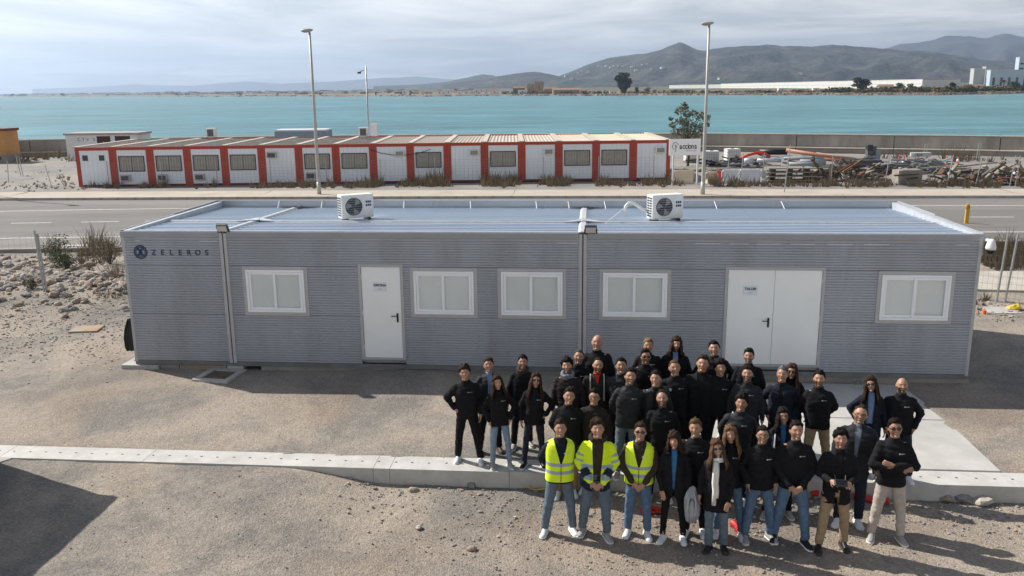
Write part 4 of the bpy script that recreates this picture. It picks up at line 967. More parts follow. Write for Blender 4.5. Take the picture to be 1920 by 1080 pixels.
# scrub that reads as one dark line above the far shore
sc = MB(); rg = random.Random(77)
for i in range(330):
    px = rg.uniform(1545, 1960) if i < 210 else rg.uniform(1180, 1560) if i < 280 else rg.uniform(940, 1180); k = rg.uniform(1.02, 1.07); q = farpos(px, k); s_ = q.y/F_PX; h = rg.uniform(4, 11 if px > 1560 else 6)*s_; w = h*rg.uniform(.9, 2.2)
    sc.cur = rg.choice((0,0,1,2)); leaves(sc, (q.x, q.y, q.z+h*.35), (w, w*.7, h*.6), 60, h*.24, rg, 0)
stuff(tag(sc.build('shore_scrub', [LD, LO, LB]), 'dark line of scrub above the far shore in front of the warehouse', 'scrub'))
# ------------------------------------------------------------------ fences
WIRE = mat('fence_wire', (.3,.31,.32), .5, .5)
def fence(label, pts, h, z0, lean=None, mesh=True, step=.1, group=None, post_r=.03, name='wire_fence'):
    t = thing(name, label, 'fence', (pts[0].x, pts[0].y, z0), 0, group); o0 = Vector((pts[0].x, pts[0].y, 0))
    for i, p in enumerate(pts):
        q = p-o0; lx_ = (lean[i] if lean else 0)
        MB().tube((q.x, q.y, -.2), (q.x+lx_, q.y, h), post_r, n=8).build('post', STEEL, t)
    if mesh:
        for i in range(len(pts)-1):
            a, b = pts[i]-o0, pts[i+1]-o0; l_ = (b-a).xy.length; n_ = int(l_/step); mb = MB(); d = (b-a)/max(1, n_); w = .0024
            sd_ = Vector((-d.y, d.x, 0)).normalized()*w
            for j in range(n_+1):
                p = a+d*j; mb.add([(p.x-w, p.y, .03), (p.x+w, p.y, .03), (p.x+w, p.y, h-.1), (p.x-w, p.y, h-.1)], [(0,1,2,3)])
            for k in range(int(h/.2)+1):
                z = .03+min(h-.14, k*.2); mb.add([(a.x, a.y, z-w), (b.x, b.y, z-w), (b.x, b.y, z+w), (a.x, a.y, z+w)], [(0,1,2,3)])
            stuff(mb.build('wire_mesh', WIRE, t))
    return t
zf = -.22
fence('thin galvanised mesh fence in front of the red and white cabins', [G(x, 352-.0108*(x-200)*.9, zf) for x in (205,306,408,509,613,714,817,918,1020,1122,1225)], 1.75, zf, [rnd.uniform(-.03,.03) for _ in range(11)])
fence('galvanised posts and mesh in front of the debris yard', [G(x, y, zf) for x, y in ((1362,343),(1388,343),(1428,343),(1557,347),(1658,350),(1774,350),(1828,351),(1892,351),(1903,351))], 1.9, zf, [.12,.1,.08,.05,.16,.25,.25,.2,.1])
fence('single tall leaning steel post on the pavement edge', [G(1470,361,-.04)], 2.7, -.04, [.2], False, name='steel_post')
fence('pair of steel fence posts by the sea wall ledge', [G(1730,300,-.2), G(1736,300,-.2)], 1.3, -.2, [.1,.05], False, name='steel_post')
fence('taller pair of posts further right by the sea wall ledge', [G(1829,303,-.2), G(1834,303,-.2)], 1.5, -.2, [.15,.1], False, name='steel_post')
fence('bent fence posts on the waste ground far left', [G(16,343,-.2), G(40,330,-.2), G(44,331,-.2), G(98,350,-.2)], 1.5, -.2, [.12,-.2,-.15,-.3], False, name='steel_post')
fence('steel fence with wire mesh above the rock pile at left', [G(-120,585,.0), G(84,552,.0), G(300,530,.0)], 2.0, -.05, [-.1,-.05,0], True, .15)
fp = fence('second steel post clamped beside the rock pile fence post', [G(89,551,.0)], 1.9, -.05, [-.06], False, name='steel_post')
fence('steel fence on the concrete ledge right of the grey building', [G(1800,566,-.2), G(1866,574,-.2), G(1882,574,-.2), G(2000,585,-.2)], 2.05, -.2, [.1,.12,.16,.1], True, .12)
yp = thing('marker_post', 'yellow marker post with rounded top beside the road', 'post', G(1811,424,-.3), 0)
MB().box(-.08,.08,-.04,.04,0,.75).build('post', mat('marker_yellow', (.62,.38,.04), .6, c2=(.5,.3,.03), scale=4), yp); MB().ell((0,0,.85),(.11,.05,.16),None,14,8).build('plate', MATS['marker_yellow'], yp, True); MB().box(-.05,.05,-.056,-.046,.78,.9).build('symbol', mat('marker_orange', (.5,.16,.02), .6), yp)

# ------------------------------------------------------------------ the debris yard
def at(px, py, z=-.2): return G(px, py, z)
def ibc(px, py, label):
    p = at(px, py); t = thing('water_tank', label, 'tank', p, rnd.uniform(-.2,.2), 'white caged tanks')
    MB().box(-.55,.55,-.5,.5,.14,1.12).build('tank', mat('tank_white', (.75,.75,.72), .5, c2=(.66,.66,.62), scale=2), t, bev=.06)
    MB().tube((0,0,1.1),(0,0,1.17),.14,.12,14).build('lid', BLACK, t)
    c = MB()
    for i in range(7):
        x = -.56+1.12*i/6; c.box(x-.01,x+.01,-.53,-.51,.1,1.12); c.box(x-.01,x+.01,.51,.53,.1,1.12)
    for i in range(5):
        z = .16+.94*i/4; c.box(-.58,.58,-.535,-.508,z-.01,z+.01); c.box(-.58,-.56,-.53,.53,z-.01,z+.01); c.box(.56,.58,-.53,.53,z-.01,z+.01)
    c.build('cage', STEEL, t)
    pb_ = MB()
    for y in (-.45,0,.45): pb_.box(-.57,.57,y-.06,y+.06,0,.08)
    pb_.box(-.57,.57,-.52,.52,.081,.12); pb_.build('pallet', WOOD, t)
    return t
ibc(1333, 309, 'white caged water tank with black lid right of the lamp post'); ibc(1372, 304, 'white square caged tank on dark junk left of the red hose'); ibc(1296, 305, 'white caged tank half hidden behind the sign board')
def pipe(name, label, pts, r, m, cat='pipe', group=None, n=12):
    p0 = Vector(pts[0]); t = thing(name, label, cat, p0, 0, group)
    q = [Vector(a)-p0 for a in pts]; MB().path(q, r, n).build('barrel', m, t, True)
    d = (q[-1]-q[-2]).normalized(); MB().path([q[-1], q[-1]+d*.01], [r*.82, r*.82], n).build('bore', DARK, t)
    return t
pipe('red_hose', 'thick bright red hose arching over the junk left of the orange pipes', [AY(1388,297,63), AY(1402,291,63), AY(1418,287,63.2), AY(1432,287,63.2), AY(1444,294,63)], .10, RED, 'hose')
pipe('orange_pipe', 'long salmon orange drain pipe sloping across the debris yard', [AY(1474,281.5,66), AY(1600,301,64)], .15, mat('salmon_pipe', (.42,.20,.12), .55, c2=(.34,.15,.09), scale=2))
pipe('orange_pipe', 'pale orange pipe end lying right of the dark plate', [AY(1530,288,65.5), AY(1606,298.5,64.6)], .10, mat('pale_salmon', (.46,.31,.24), .55))
pipe('orange_pipe', 'short deep orange pipe below the long one', [AY(1540,298,63), AY(1598,304,63)], .11, mat('deep_orange', (.36,.13,.06), .55))
pipe('black_pipe', 'fat black pipe coil end left of the orange pipe', [AY(1424,285,67), AY(1476,285,66.5)], .22, BLACK)
pipe('steel_pipe', 'pale steel pipe lying left of the red hose', [AY(1396,302,62), AY(1412,302,62)], .2, mat('pale_steel', (.45,.5,.54), .4, .3)); pipe('steel_pipe', 'pale steel pipe under the red hose arch', [AY(1420,301,61.5), AY(1464,301,61.5)], .14, MATS['pale_steel'])
for i, (x0, x1, y, r, lab) in enumerate([(1470,1545,297,.13,'upper'),(1500,1548,303,.16,'middle'),(1480,1540,308,.16,'lower')]):
    pipe('grey_pipe', '%s grey pipe in the pile under the long orange pipe' % lab, [AY(x0,y,61-i*.6), AY(x1,y+1,60.8-i*.6)], r, mat('grey_pvc', (.25,.27,.29), .5), group='grey pipes')
rg = random.Random(17)
def pile(name, label, cx, cy, spread, n, ln, mats, seed, h=.8, z=-.2, cat='debris', flat=.25, thick=(.05,.16)):
    rg = random.Random(seed); p = at(cx, cy, z); t = thing(name, label, cat, p, 0)
    for i in range(n):
        L_ = rg.uniform(*ln); w = rg.uniform(*thick); hh = rg.uniform(.02, .07)
        zc = max(.02, h*rg.random()*(1-.6*abs(rg.uniform(-1,1)))); a = rg.gauss(0, .5); tl = rg.gauss(0, flat)
        M_ = Matrix.Translation((rg.gauss(0, spread[0]), rg.gauss(0, spread[1]), zc+abs(math.sin(tl))*L_/2)) @ Matrix.Rotation(a, 4, 'Z') @ Matrix.Rotation(tl, 4, 'Y')
        MB().box(-L_/2, L_/2, -w, w, -hh, hh, M_).build(rg.choice(('plank','beam','scrap')), rg.choice(mats), t)
    return t
GP = mat('grey_plastic', (.11,.115,.12), .6, c2=(.07,.075,.08), scale=3); PALE = mat('pale_board', (.34,.305,.26), .8, c2=(.25,.22,.185), scale=3); BROWN = mat('brown_scrap', (.10,.065,.045), .9, c2=(.055,.04,.03), scale=3); BLUEG = mat('blue_grey_scrap', (.2,.24,.28), .6)
pile('plank_pile', 'dark grey tubes and boards piled right of the grey pipes', 1600, 322, (1.5,.5), 40, (1.2,3.4), [GP, GP, BLUEG, BROWN], 3, .9, flat=.08)
pile('scrap_pile', 'rust brown scrap timber pile left of the concrete block', 1565, 340, (1.0,.4), 44, (.5,1.6), [BROWN, RUST, WOOD, BROWN], 4, 1.0, flat=.5)
pile('scrap_pile', 'dark brushwood and scrap in front of the dark tubes', 1620, 338, (1.0,.4), 44, (.5,1.6), [BROWN, BROWN, GP, WOOD], 5, .7, flat=.4)
pile('plank_pile', 'grey metal profiles heaped behind the concrete block', 1715, 320, (1.3,.8), 40, (1.0,3.0), [GP, BLUEG, GP, STEEL, PALE], 6, .9, flat=.12)
pile('plank_pile', 'pale boards and beams stacked right of the cones', 1815, 326, (1.9,.7), 24, (1.5,3.6), [PALE, WOOD, PALE, GP, BROWN], 7, .7, flat=.08)
pile('scrap_pile', 'long dark heap of scrap and brushwood at the right of the yard', 1840, 346, (2.4,.5), 90, (.4,1.6), [BROWN, BROWN, BROWN, WOOD, RUST, GP], 8, .8, flat=.4)
pile('scrap_pile', 'scrap timber and rubble at the right edge of the yard', 1905, 338, (1.2,.5), 24, (.5,1.8), [BROWN, WOOD, PALE], 9, 1.0, flat=.35)
pile('scrap_pile', 'dark junk heap under the caged tanks', 1352, 312, (1.2,.5), 22, (.6,1.8), [BROWN, GP, BROWN, DARK], 10, .6, flat=.2)
pile('scrap_pile', 'tangled dark junk beside the red hose', 1440, 312, (1.5,.6), 24, (.6,2.0), [GP, DARK, BLUEG, PALE], 11, .8, flat=.25)
pile('plank_pile', 'loose pale planks before the caged tanks', 1340, 321, (1.0,.4), 9, (.8,1.8), [PALE, WOOD], 12, .2, flat=.1)
# timber rack
tr_ = thing('board_stack', 'stack of long pale boards with gaps in the middle of the yard', 'boards', at(1441, 344), 0)
for j in range(4):
    for k in range(3):
        MB().box(0+rnd.uniform(-.1,.1), 3.0+rnd.uniform(-.15,.1), .05+k*.4, .05+k*.4+.34, .12+j*.26, .12+j*.26+.07).build('board', PALE if j % 2 else WOOD, tr_)
    for x in (.4, 1.5, 2.6): MB().box(x-.04, x+.04, .03, 1.2, .12+j*.26-.188 if j else 0, .12+j*.26-.003).build('spacer', BROWN, tr_)
ts_ = thing('board_stack', 'low grey slabs stacked right of the pale board stack', 'boards', at(1525, 331), .02)
for j in range(3): MB().box(rnd.uniform(0,.2), 2.6, 0, .9, j*.14, j*.14+.12).build('board', CONC_D, ts_)
# plastic barriers
def barrier(px, py, m, label, w=1.0, h=.75):
    t = thing('road_barrier', label, 'barrier', at(px, py), rnd.uniform(-.1,.1), 'plastic road barriers')
    prf = [(-.22,0),(-.22,.18),(-.09,.38),(-.06,h),(.06,h),(.09,.38),(.22,.18),(.22,0)]
    MB().loft([[(x, a, b) for a, b in prf] for x in (-w/2, w/2)]).build('shell', m, t, bev=.02); MB().tube((-w/2-.05,0,.3),(-w/2-.05,0,h-.1),.05).build('lug', m, t); MB().tube((w/2+.05,0,.3),(w/2+.05,0,h-.1),.05).build('lug', m, t)
BWH = mat('barrier_white', (.66,.67,.68), .5, c2=(.55,.57,.6), scale=3); BCR = mat('barrier_cream', (.6,.5,.36), .6)
barrier(1334,344,BCR,'cream plastic barrier right of the lamp post',.7); barrier(1351,342,RED,'faded red barrier behind the cream one',.6); barrier(1371,344,BWH,'white plastic barrier left of two fence posts',1.15,.9); barrier(1405,345,BWH,'bluish white plastic barrier in the middle of the row',1.2,.95); barrier(1423,341,RED,'red barrier wedged between two white ones',.6); barrier(1434,342,BWH,'small white barrier beside the pale board stack',.6,.8); barrier(1281,345,BCR,'yellowish barrier behind the sign posts',1.2,.9)
# barrels heap, concrete block, cones
bp = thing('crate_heap', 'heap of black and grey plastic crates against the sea wall', 'crates', at(1636, 304), .1)
for (x,y,z,s,m_) in ((-.55,0,0,.5,GP),(.05,0,0,.55,BLUEG),(-.3,.3,.5,.5,GP),(.3,.1,.5,.4,BLUEG),(-.45,.1,1.0,.42,DARK),(.0,.2,.95,.35,GP)): MB().box(x,x+s*1.1,y,y+s,z,z+s*.95).build('crate', m_, bp, bev=.03)
cbk = thing('concrete_block', 'square grey concrete block standing in the yard', 'block', at(1690, 348), .05)
w_ = 38/F_PX*55; MB().box(0, w_, 0, .9, 0, .95).build('block', mat('block_concrete', (.25,.235,.22), .9, c2=(.2,.19,.175), scale=2, bump=.3), cbk, bev=.02); MB().box(-.22, -.01, .0, .9, 0, .93).build('pale_face', PALE, cbk)
for k in range(2):
    a0 = Vector((w_+.02+k*.1, .1, .05)); b0 = Vector((w_+1.2+k*.25, .4, 1.0)); MB().tube(a0, b0, .03).build('leaning_pole', PALE, cbk)
def cone(px, py, label, tilt=0, h=.75, stack=1):
    t = thing('traffic_cone', label, 'traffic cone', at(px, py, -.2+0), rnd.uniform(0,3), 'traffic cones'); 
    t.rotation_euler = (0, tilt, 0)
    MB().box(-.2,.2,-.2,.2,0,.035).build('base', ORANGE, t)
    for k in range(stack):
        z = k*.14; b = MB(); rr = [(.15,.035),(.118,.22),(.118,.22),(.075,.46),(.075,.46),(.028,h)]
        for i in (0, 2, 4): b.cur = 0 if i != 2 else 1; b.loft([[(r*math.cos(2*PI*j/14), r*math.sin(2*PI*j/14), zz+z) for j in range(14)] for r, zz in rr[i:i+2]])
        b.build('cone_body', [ORANGE if px > 1750 else RED, WHITE_P], t, True)
cone(1680, 317, 'tilted orange and white traffic cone left of the pair', .14, 1.0); cone(1692, 313, 'red traffic cone right beside the tilted one', .1, .8); cone(1773, 319, 'stack of orange traffic cones by the leaning fence posts', 0, .8, 3); cone(1795, 309, 'small orange and white cone on the board pile', 0, .6)
cp_ = thing('grey_canoe', 'grey plastic trough with blue and orange print lying on the profiles', 'trough', (*at(1705, 312).xy, .55), -.05)
MB().loft([[(x, -.25*s, .0), (x, -.32*s, .3), (x, .32*s, .3), (x, .25*s, .0)] for x, s in ((0,.4),(.25,1),(1.3,1),(1.5,.6))]).build('shell', mat('trough_grey', (.4,.42,.43), .6), cp_, bev=.02); MB().box(.35,.75,-.325,-.3,.05,.22).build('print', mat('blue_print', (.1,.2,.4), .6), cp_); MB().box(.45,.65,-.335,-.326,.1,.2).build('print', ORANGE, cp_)
bb_ = thing('white_sacks', 'white sheet bundle at the right edge of the yard', 'sheet', at(1895, 335), 0); mb = MB()
mb.loft([[(x, .5*math.cos(2*PI*j/10)*s, .35+.28*math.sin(2*PI*j/10)*s+.04*math.sin(7*x+j)) for j in range(10)] for x, s in ((0,.4),(.3,.9),(.9,1),(1.6,.95),(2.0,.8))]); mb.build('sheet', WHITE_P, bb_, True)

# ------------------------------------------------------------------ dry weeds (nobody could count them)
def weeds(name, label, regions, m, seed):
    rg = random.Random(seed); mb = MB()
    for (pxa, pya, pxb, pyb, jit, n, h, blades) in regions:
        for _ in range(n):
            t = rg.random(); p = G(pxa+(pxb-pxa)*t, pya+(pyb-pya)*t+rg.gauss(0, jit), -.22); z = ground_z(p.x, p.y)-.02; hh = h*(.25+1.1*rg.random()**1.8)*(1.15+.8*noise.noise(Vector((p.x*.35, 2.2, 0)))); sp_ = hh*.7
            if noise.noise(Vector((p.x*.55, p.y*.2, 7))) < -.12: continue
            for b in range(blades):
                a = rg.uniform(0, 6.28); r = sp_*rg.random(); e = Vector((p.x+math.cos(a)*r, p.y+math.sin(a)*r, z+hh*rg.uniform(.35,1))); s0 = Vector((p.x+math.cos(a)*r*.25, p.y+math.sin(a)*r*.25, z)); w = rg.uniform(.003,.011)*max(1, p.y/22)
                mid = (s0+e)/2+Vector((rg.gauss(0,.06)*hh, 0, hh*.08)); mb.cur = rg.choice((0,0,1,2))
                mb.add([s0-Vector((w,0,0)), s0+Vector((w,0,0)), mid+Vector((w*.8,0,0)), mid-Vector((w*.8,0,0)), e], [(0,1,2,3),(3,2,4)])
    o = mb.build(name, m); stuff(tag(o, label, 'weeds')); return o
WD = [leaf_mat('weed_straw', (.30,.235,.15), (.22,.17,.11)), leaf_mat('weed_brown', (.15,.115,.08), (.19,.145,.095)), leaf_mat('weed_grey', (.19,.165,.12), (.13,.12,.085))]
weeds('dry_weeds', 'dry brown weeds along the foot of the cabins and the yard fence', [(150,353,760,351,1.6,420,.5,14),(700,350,1260,346,1.8,560,.55,14),(760,349,840,348,1,60,.85,14),(905,346,990,345,1,50,.75,12),(1260,349,1560,350,1.5,190,.55,12),(1560,350,1920,351,1.5,260,.6,12),(0,350,150,352,5,110,.2,9),(0,326,140,330,7,60,.16,8),(20,303,130,298,3,50,.7,14),(1650,300,1920,305,2,70,.8,12),(100,340,300,349,3,60,.4,10)], WD, 2)
weeds('dry_weeds', 'dry grass and weeds between the rock pile and road wall', [(0,488,110,484,5,70,.4,14),(150,500,232,520,14,90,.5,14),(170,478,234,476,6,60,.9,18),(205,486,234,476,5,30,.8,20),(90,560,240,560,8,40,.18,8)], WD, 4)
weeds('dry_weeds', 'dry straw grass between the low wall and the concrete ledge at right', [(1840,482,1960,482,8,260,.55,14),(1835,497,1960,499,6,160,.5,14),(1828,580,1850,575,5,12,.3,12)], WD, 6)
def bush(name, label, px, py, W_, H, m, seed, n=900, size=.035):
    rg = random.Random(seed); p = G(px, py, -.1); p.z = ground_z(p.x, p.y); t = thing(name, label, 'bush', p, 0)
    st = MB()
    for i in range(26):
        a = rg.uniform(0,6.28); r = W_*.5*rg.random(); st.path([(0,0,-.05),(math.cos(a)*r*.5, math.sin(a)*r*.5, H*.5*rg.uniform(.6,1)),(math.cos(a)*r, math.sin(a)*r, H*rg.uniform(.6,1.05))], [.012,.008,.003], 4)
    st.build('stems', BARK, t); lb_ = MB()
    for i in range(9): a = rg.uniform(0,6.28); r = W_*.32*rg.random(); leaves(lb_, (math.cos(a)*r, math.sin(a)*r, H*rg.uniform(.3,.75)), (W_*.26, W_*.26, H*.28), n//9, size, rg)
    lb_.build('leaves', m, t)
bush('bush', 'green bush beside the fence post at the rock pile', 126, 518, 1.1, .65, LG, 1); bush('bush', 'olive bush by the low road wall above the rocks', 106, 497, 1.3, .9, LO, 2)
bush('bush', 'tall bare brown bush at the left end of the grey building', 208, 508, 1.4, 1.1, LB, 3, 500, .022); bush('bush', 'small bush with spiky leaves among the rocks', 62, 552, .5, .4, LO, 4, 300)
bush('bush', 'dark twiggy bush beyond the cabin roofs near the twelfth cabin', 992, 262, 1.6, 1.9, LB, 6, 400, .06); bush('bush', 'twiggy bush beyond the cabin roofs by the camera pole', 729, 262, 1.5, 1.9, LB, 7, 300, .06)

# ------------------------------------------------------------------ rocks
def rock_mesh(seed, m):
    rg = random.Random(seed); mb = MB(); mb.ell((0,0,0), (1,1,1), None, 8, 6); o3 = Vector((rg.uniform(0,50),)*3)
    mb.v = [tuple(Vector(v)*(1+.38*noise.noise(Vector(v)*1.1+o3)+.18*noise.noise(Vector(v)*2.6+o3))) for v in mb.v]
    mb.v = [(x, y, max(z, -.45)) for x, y, z in mb.v]
    return mb.mesh('stone', m, False)
RK = [mat('stone_tan', (.36,.29,.225), .95, c2=(.27,.22,.175), scale=3, bump=.4), mat('stone_grey', (.28,.265,.25), .95, c2=(.2,.19,.18), scale=3, bump=.4), mat('stone_rose', (.33,.26,.21), .95, c2=(.25,.2,.165), scale=3, bump=.4), mat('stone_pale', (.46,.41,.35), .95, c2=(.37,.33,.28), scale=3, bump=.4)]
rmesh = [rock_mesh(i, RK[i % 4]) for i in range(16)]
rp_ = thing('rock_pile', 'spread of tan and grey rocks below the fence at left', 'rocks', (*G(90,540,-.1).xy, -.1), 0)
rg = random.Random(31); n_st = 0
for i in range(420):
    px = rg.uniform(-40, 236); py = rg.gauss(533, 22)+ (px-100)*.06
    if py < 488 or py > 588: continue
    if px > 175 and py < 520 and rg.random() < .7: continue
    p = G(px, py, -.05); z = ground_z(p.x, p.y); s = rg.choice((.045,.055,.065,.08,.09,.11,.16)) * (1.0 if py < 560 else .7)
    o = link('stone', rng_m := rg.choice(rmesh), rp_, (p.x-rp_.location.x, p.y-rp_.location.y, z+.1+s*.15), (rg.uniform(-.4,.4), rg.uniform(-.4,.4), rg.uniform(0,6.28))); o.scale = (s*rg.uniform(.8,1.7), s*rg.uniform(.8,1.2), s*rg.uniform(.45,.8))
# gravel and small stones: one mass
def gravel(name, label, spots, seed, mats):
    rg = random.Random(seed); protos = []
    for k in range(6):
        mb = MB(); mb.ell((0,0,0), (1,1,1), None, 5, 4); protos.append([(Vector(v)*rg.uniform(.7,1.25)) for v in mb.v]); fc = mb.f
    V_ = []; F_ = []; I_ = []
    for (gen, n, s0, s1) in spots:
        for _ in range(n):
            p = gen(rg)
            if p is None: continue
            z = ground_z(p[0], p[1])+near_noise(p[0], p[1])*.6; s = s0*(s1/s0)**(rg.random()**2.2); R_ = Matrix.Rotation(rg.uniform(0,6.28), 3, 'Z'); o0 = len(V_); q = rg.choice(protos); sx, sy, sz = s*rg.uniform(.8,1.5), s*rg.uniform(.7,1.1), s*rg.uniform(.4,.8)
            for v in q: w = R_ @ Vector((v.x*sx, v.y*sy, v.z*sz)); V_.append((p[0]+w.x, p[1]+w.y, z+w.z+sz*.2))
            F_ += [tuple(i+o0 for i in f) for f in fc]; I_ += [rg.choice((0,1,1,2,3))]*len(fc)
    me_ = bpy.data.meshes.new(name); me_.from_pydata(V_, [], F_)
    for m_ in mats: me_.materials.append(m_)
    me_.polygons.foreach_set('material_index', I_); me_.update(); return stuff(tag(link(name, me_), label, 'gravel'))
def front_band(rg):
    u = rg.uniform(6.2, 19); v = VF-.03-abs(rg.gauss(0, .55)); p = BW(u, v); return (p.x, p.y)
def front_all(rg):
    p = Vector((rg.uniform(-8, 9), rg.uniform(9.2, 13.4))); u, v = BF(p.x, p.y); return None if v > VF else (p.x, p.y)
def front_right(rg):
    p = Vector((rg.gauss(2.2, 2.6), rg.gauss(11.3, .8))); u, v = BF(p.x, p.y); return None if v > VF or p.y < 9.2 else (p.x, p.y)
def left_field(rg):
    q = G(rg.uniform(-30, 240), rg.gauss(590, 45), -.2); u, v = BF(q.x, q.y); return None if u > -.35 and v > -.2 else (q.x, q.y)
def mid_field(rg):
    p = BW(rg.uniform(-2, 19), rg.uniform(VB+.1, -.1)); u, v = BF(p.x, p.y); return None if u > 11.1 else (p.x, p.y)
def right_field(rg):
    q = G(rg.uniform(1830, 1960), rg.gauss(590, 8), -.2); return (q.x, q.y)
def seaward(rg):
    q = G(rg.uniform(0, 1920), rg.gauss(354, 2), -.2); return (q.x, q.y)
gravel('gravel', 'loose stones and gravel strewn over the dirt yard', [(front_band, 1700, .006, .036), (front_all, 2600, .003, .014), (front_right, 2600, .004, .026), (left_field, 3200, .008, .045), (mid_field, 1800, .003, .013), (right_field, 200, .02, .08)], 12, RK)
# a few larger stones one can pick out near the beam
for i, (px, py, s, lab) in enumerate([(1808,930,.16,'largest grey stone below the ground beam at right'),(1772,930,.11,'grey stone left of the largest one below the beam'),(1840,938,.12,'flat grey stone right of the largest one below the beam'),(903,897,.09,'pale stone at the foot of the beam below the left group'),(884,905,.08,'pale stone fragment left of the one by the beam'),(775,915,.07,'pale broken stone on the gravel heap by the beam'),(785,985,.05,'lone brown stone on open ground left of the vests'),(885,1025,.06,'small dark stone on open ground at bottom centre'),(1860,923,.06,'white stone fragment at the right end of the beam')]):
    p = G(px, py, -.5); o = link('stone_chunk', rmesh[(i*3+1) % 16], None, (p.x, p.y, ground_z(p.x, p.y)+s*.25), (0,.2,i*1.3)); o.scale = (s*1.4, s, s*.7); tag(o, lab, 'stone', 'larger stones near the beam')
# odds and ends
oc = thing('drink_can', 'small orange can standing on the rubble at right', 'can', (*G(1845,592,-.15).xy, -.2)); MB().tube((0,0,0),(0,0,.2),.05,n=12).build('can', ORANGE, oc)
yb = thing('yellow_bag', 'crumpled yellow bag on the rubble at right', 'bag', (*G(1900,586,-.15).xy, -.12)); mb = MB(); mb.ell((0,0,.1),(.22,.14,.1),None,10,6); mb.v = [tuple(Vector(v)*(1+.3*noise.noise(Vector(v)*9))) for v in mb.v]; mb.build('bag', mat('bag_yellow', (.62,.45,.04), .5), yb)
pb2 = thing('broken_slab', 'tilted pale concrete slab piece on the rubble at right', 'slab', (*G(1878,588,-.15).xy, -.12)); MB().box(-.4,.4,-.25,.25,0,.08, Matrix.Rotation(.12,4,'X')).build('slab', CONC, pb2)
for px, py, lab, rz in ((1215,957,'red plastic plate on the dirt between the front legs, left piece',.1),(1228,955,'red plastic plate on the dirt, right piece',-.2)):
    q = G(px, py, -.5); t = thing('red_plate', lab, 'plate', (q.x, q.y, ground_z(q.x, q.y)+.03), rz, 'red plastic plates'); MB().box(-.11,.11,-.07,.07,0,.025).build('plate', RED, t, bev=.008); MB().box(-.05,.05,-.03,.03,.0255,.06).build('grip', RED, t)
for i, (x0, y0, x1, y1, lab) in enumerate(((1522,920,1536,922,'short red corrugated tube behind the man in jeans'),(1600,925,1668,936,'long red corrugated tube lying along the foot of the beam'),(1374,975,1392,995,'bright red corrugated tube behind the woman with the scarf'))):
    a, b = G(x0,y0,-.45), G(x1,y1,-.45); t = thing('red_tube', lab, 'tube', (a.x, a.y, ground_z(a.x,a.y)+.05), 0, 'red corrugated tubes'); d = b-a; L_ = d.xy.length; n_ = max(6, int(L_/.02))
    MB().path([(d.x*k/n_, d.y*k/n_, .02*math.sin(k*.3)) for k in range(n_+1)], [.055 if k % 2 else .045 for k in range(n_+1)], 10).build('corrugated_pipe', RED, t)
ca, cb2 = G(968,906,-.5), G(1040,921,-.5); yc = MB().path([(*(ca.lerp(cb2, k/10)).xy, ground_z(ca.x,ca.y)+.03+.03*math.sin(k)) for k in range(11)], .012, 6).build('yellow_cable', mat('cable_yellow', (.6,.42,.08), .6)); tag(yc, 'yellow cable lying on stones below the beam left of the vests', 'cable')

# a neighbouring cabin left of the frame: only its shadow reaches the picture
nb = thing('neighbour_cabin', 'grey site cabin left of the frame whose shadow falls on the dirt', 'cabin', (0,0,-.45), 0)
cs = G(222,947,-.4); hN = 2.75; off_ = hN/math.tan(SUN_EL); cnr = Vector((cs.x-math.cos(SH_ANG)*off_, cs.y-math.sin(SH_ANG)*off_, 0))
nb.location = (cnr.x, cnr.y, -.42); nb.rotation_euler = (0,0,-.12)
MB().box(-6, 0, -5.6, 0, 0, hN-.12).build('wall', CLAD, nb); MB().box(-6.06, .06, -5.66, .06, hN-.119, hN).build('roof', ROOFW, nb); MB().box(-2.2,-1.2,-5.64,-5.61,0,2.0).build('door', DOORM, nb)
# ------------------------------------------------------------------ people
def remesh(mb, voxel, it=2, fac=.5):
    me_ = mb.mesh('tmp', []); o_ = bpy.data.objects.new('tmp', me_); COL.objects.link(o_)
    r = o_.modifiers.new('r', 'REMESH'); r.mode = 'VOXEL'; r.voxel_size = voxel; r.adaptivity = 0
    if it: q = o_.modifiers.new('s', 'SMOOTH'); q.iterations = it; q.factor = fac
    dg_ = bpy.context.evaluated_depsgraph_get(); out = bpy.data.meshes.new_from_object(o_.evaluated_get(dg_))
    bpy.data.objects.remove(o_); bpy.data.meshes.remove(me_); out.materials.clear(); return out
def get_co(me_):
    a = np.empty(len(me_.vertices)*3, np.float32); me_.vertices.foreach_get('co', a); return a.reshape(-1, 3).astype(float)
def get_no(me_):
    a = np.empty(len(me_.vertices)*3, np.float32); me_.vertices.foreach_get('normal', a); return a.reshape(-1, 3).astype(float)
def finish(me_, name, mats, smooth=True):
    me_.name = name; me_.materials.clear()
    for m_ in mats: me_.materials.append(m_)
    me_.polygons.foreach_set('use_smooth', [smooth]*len(me_.polygons)); me_.update(); return me_
def paint(me_, cols):
    a = me_.color_attributes.new('Col', 'FLOAT_COLOR', 'POINT'); c = np.ones((len(cols), 4), np.float32); c[:, :3] = cols; a.data.foreach_set('color', c.ravel())
def cull(me_, keep):
    """drop the polygons where keep(centre) is False; returns a new mesh"""
    co = get_co(me_); fs = [tuple(p.vertices) for p in me_.polygons]; cen = np.array([co[list(f)].mean(0) for f in fs]); k = keep(cen)
    fs = [f for f, q in zip(fs, k) if q]; used = np.unique(np.concatenate([np.array(f) for f in fs])); mp_ = -np.ones(len(co), int); mp_[used] = np.arange(len(used))
    out = bpy.data.meshes.new('m'); out.from_pydata([tuple(v) for v in co[used]], [], [tuple(int(mp_[i]) for i in f) for f in fs]); bpy.data.meshes.remove(me_); return out
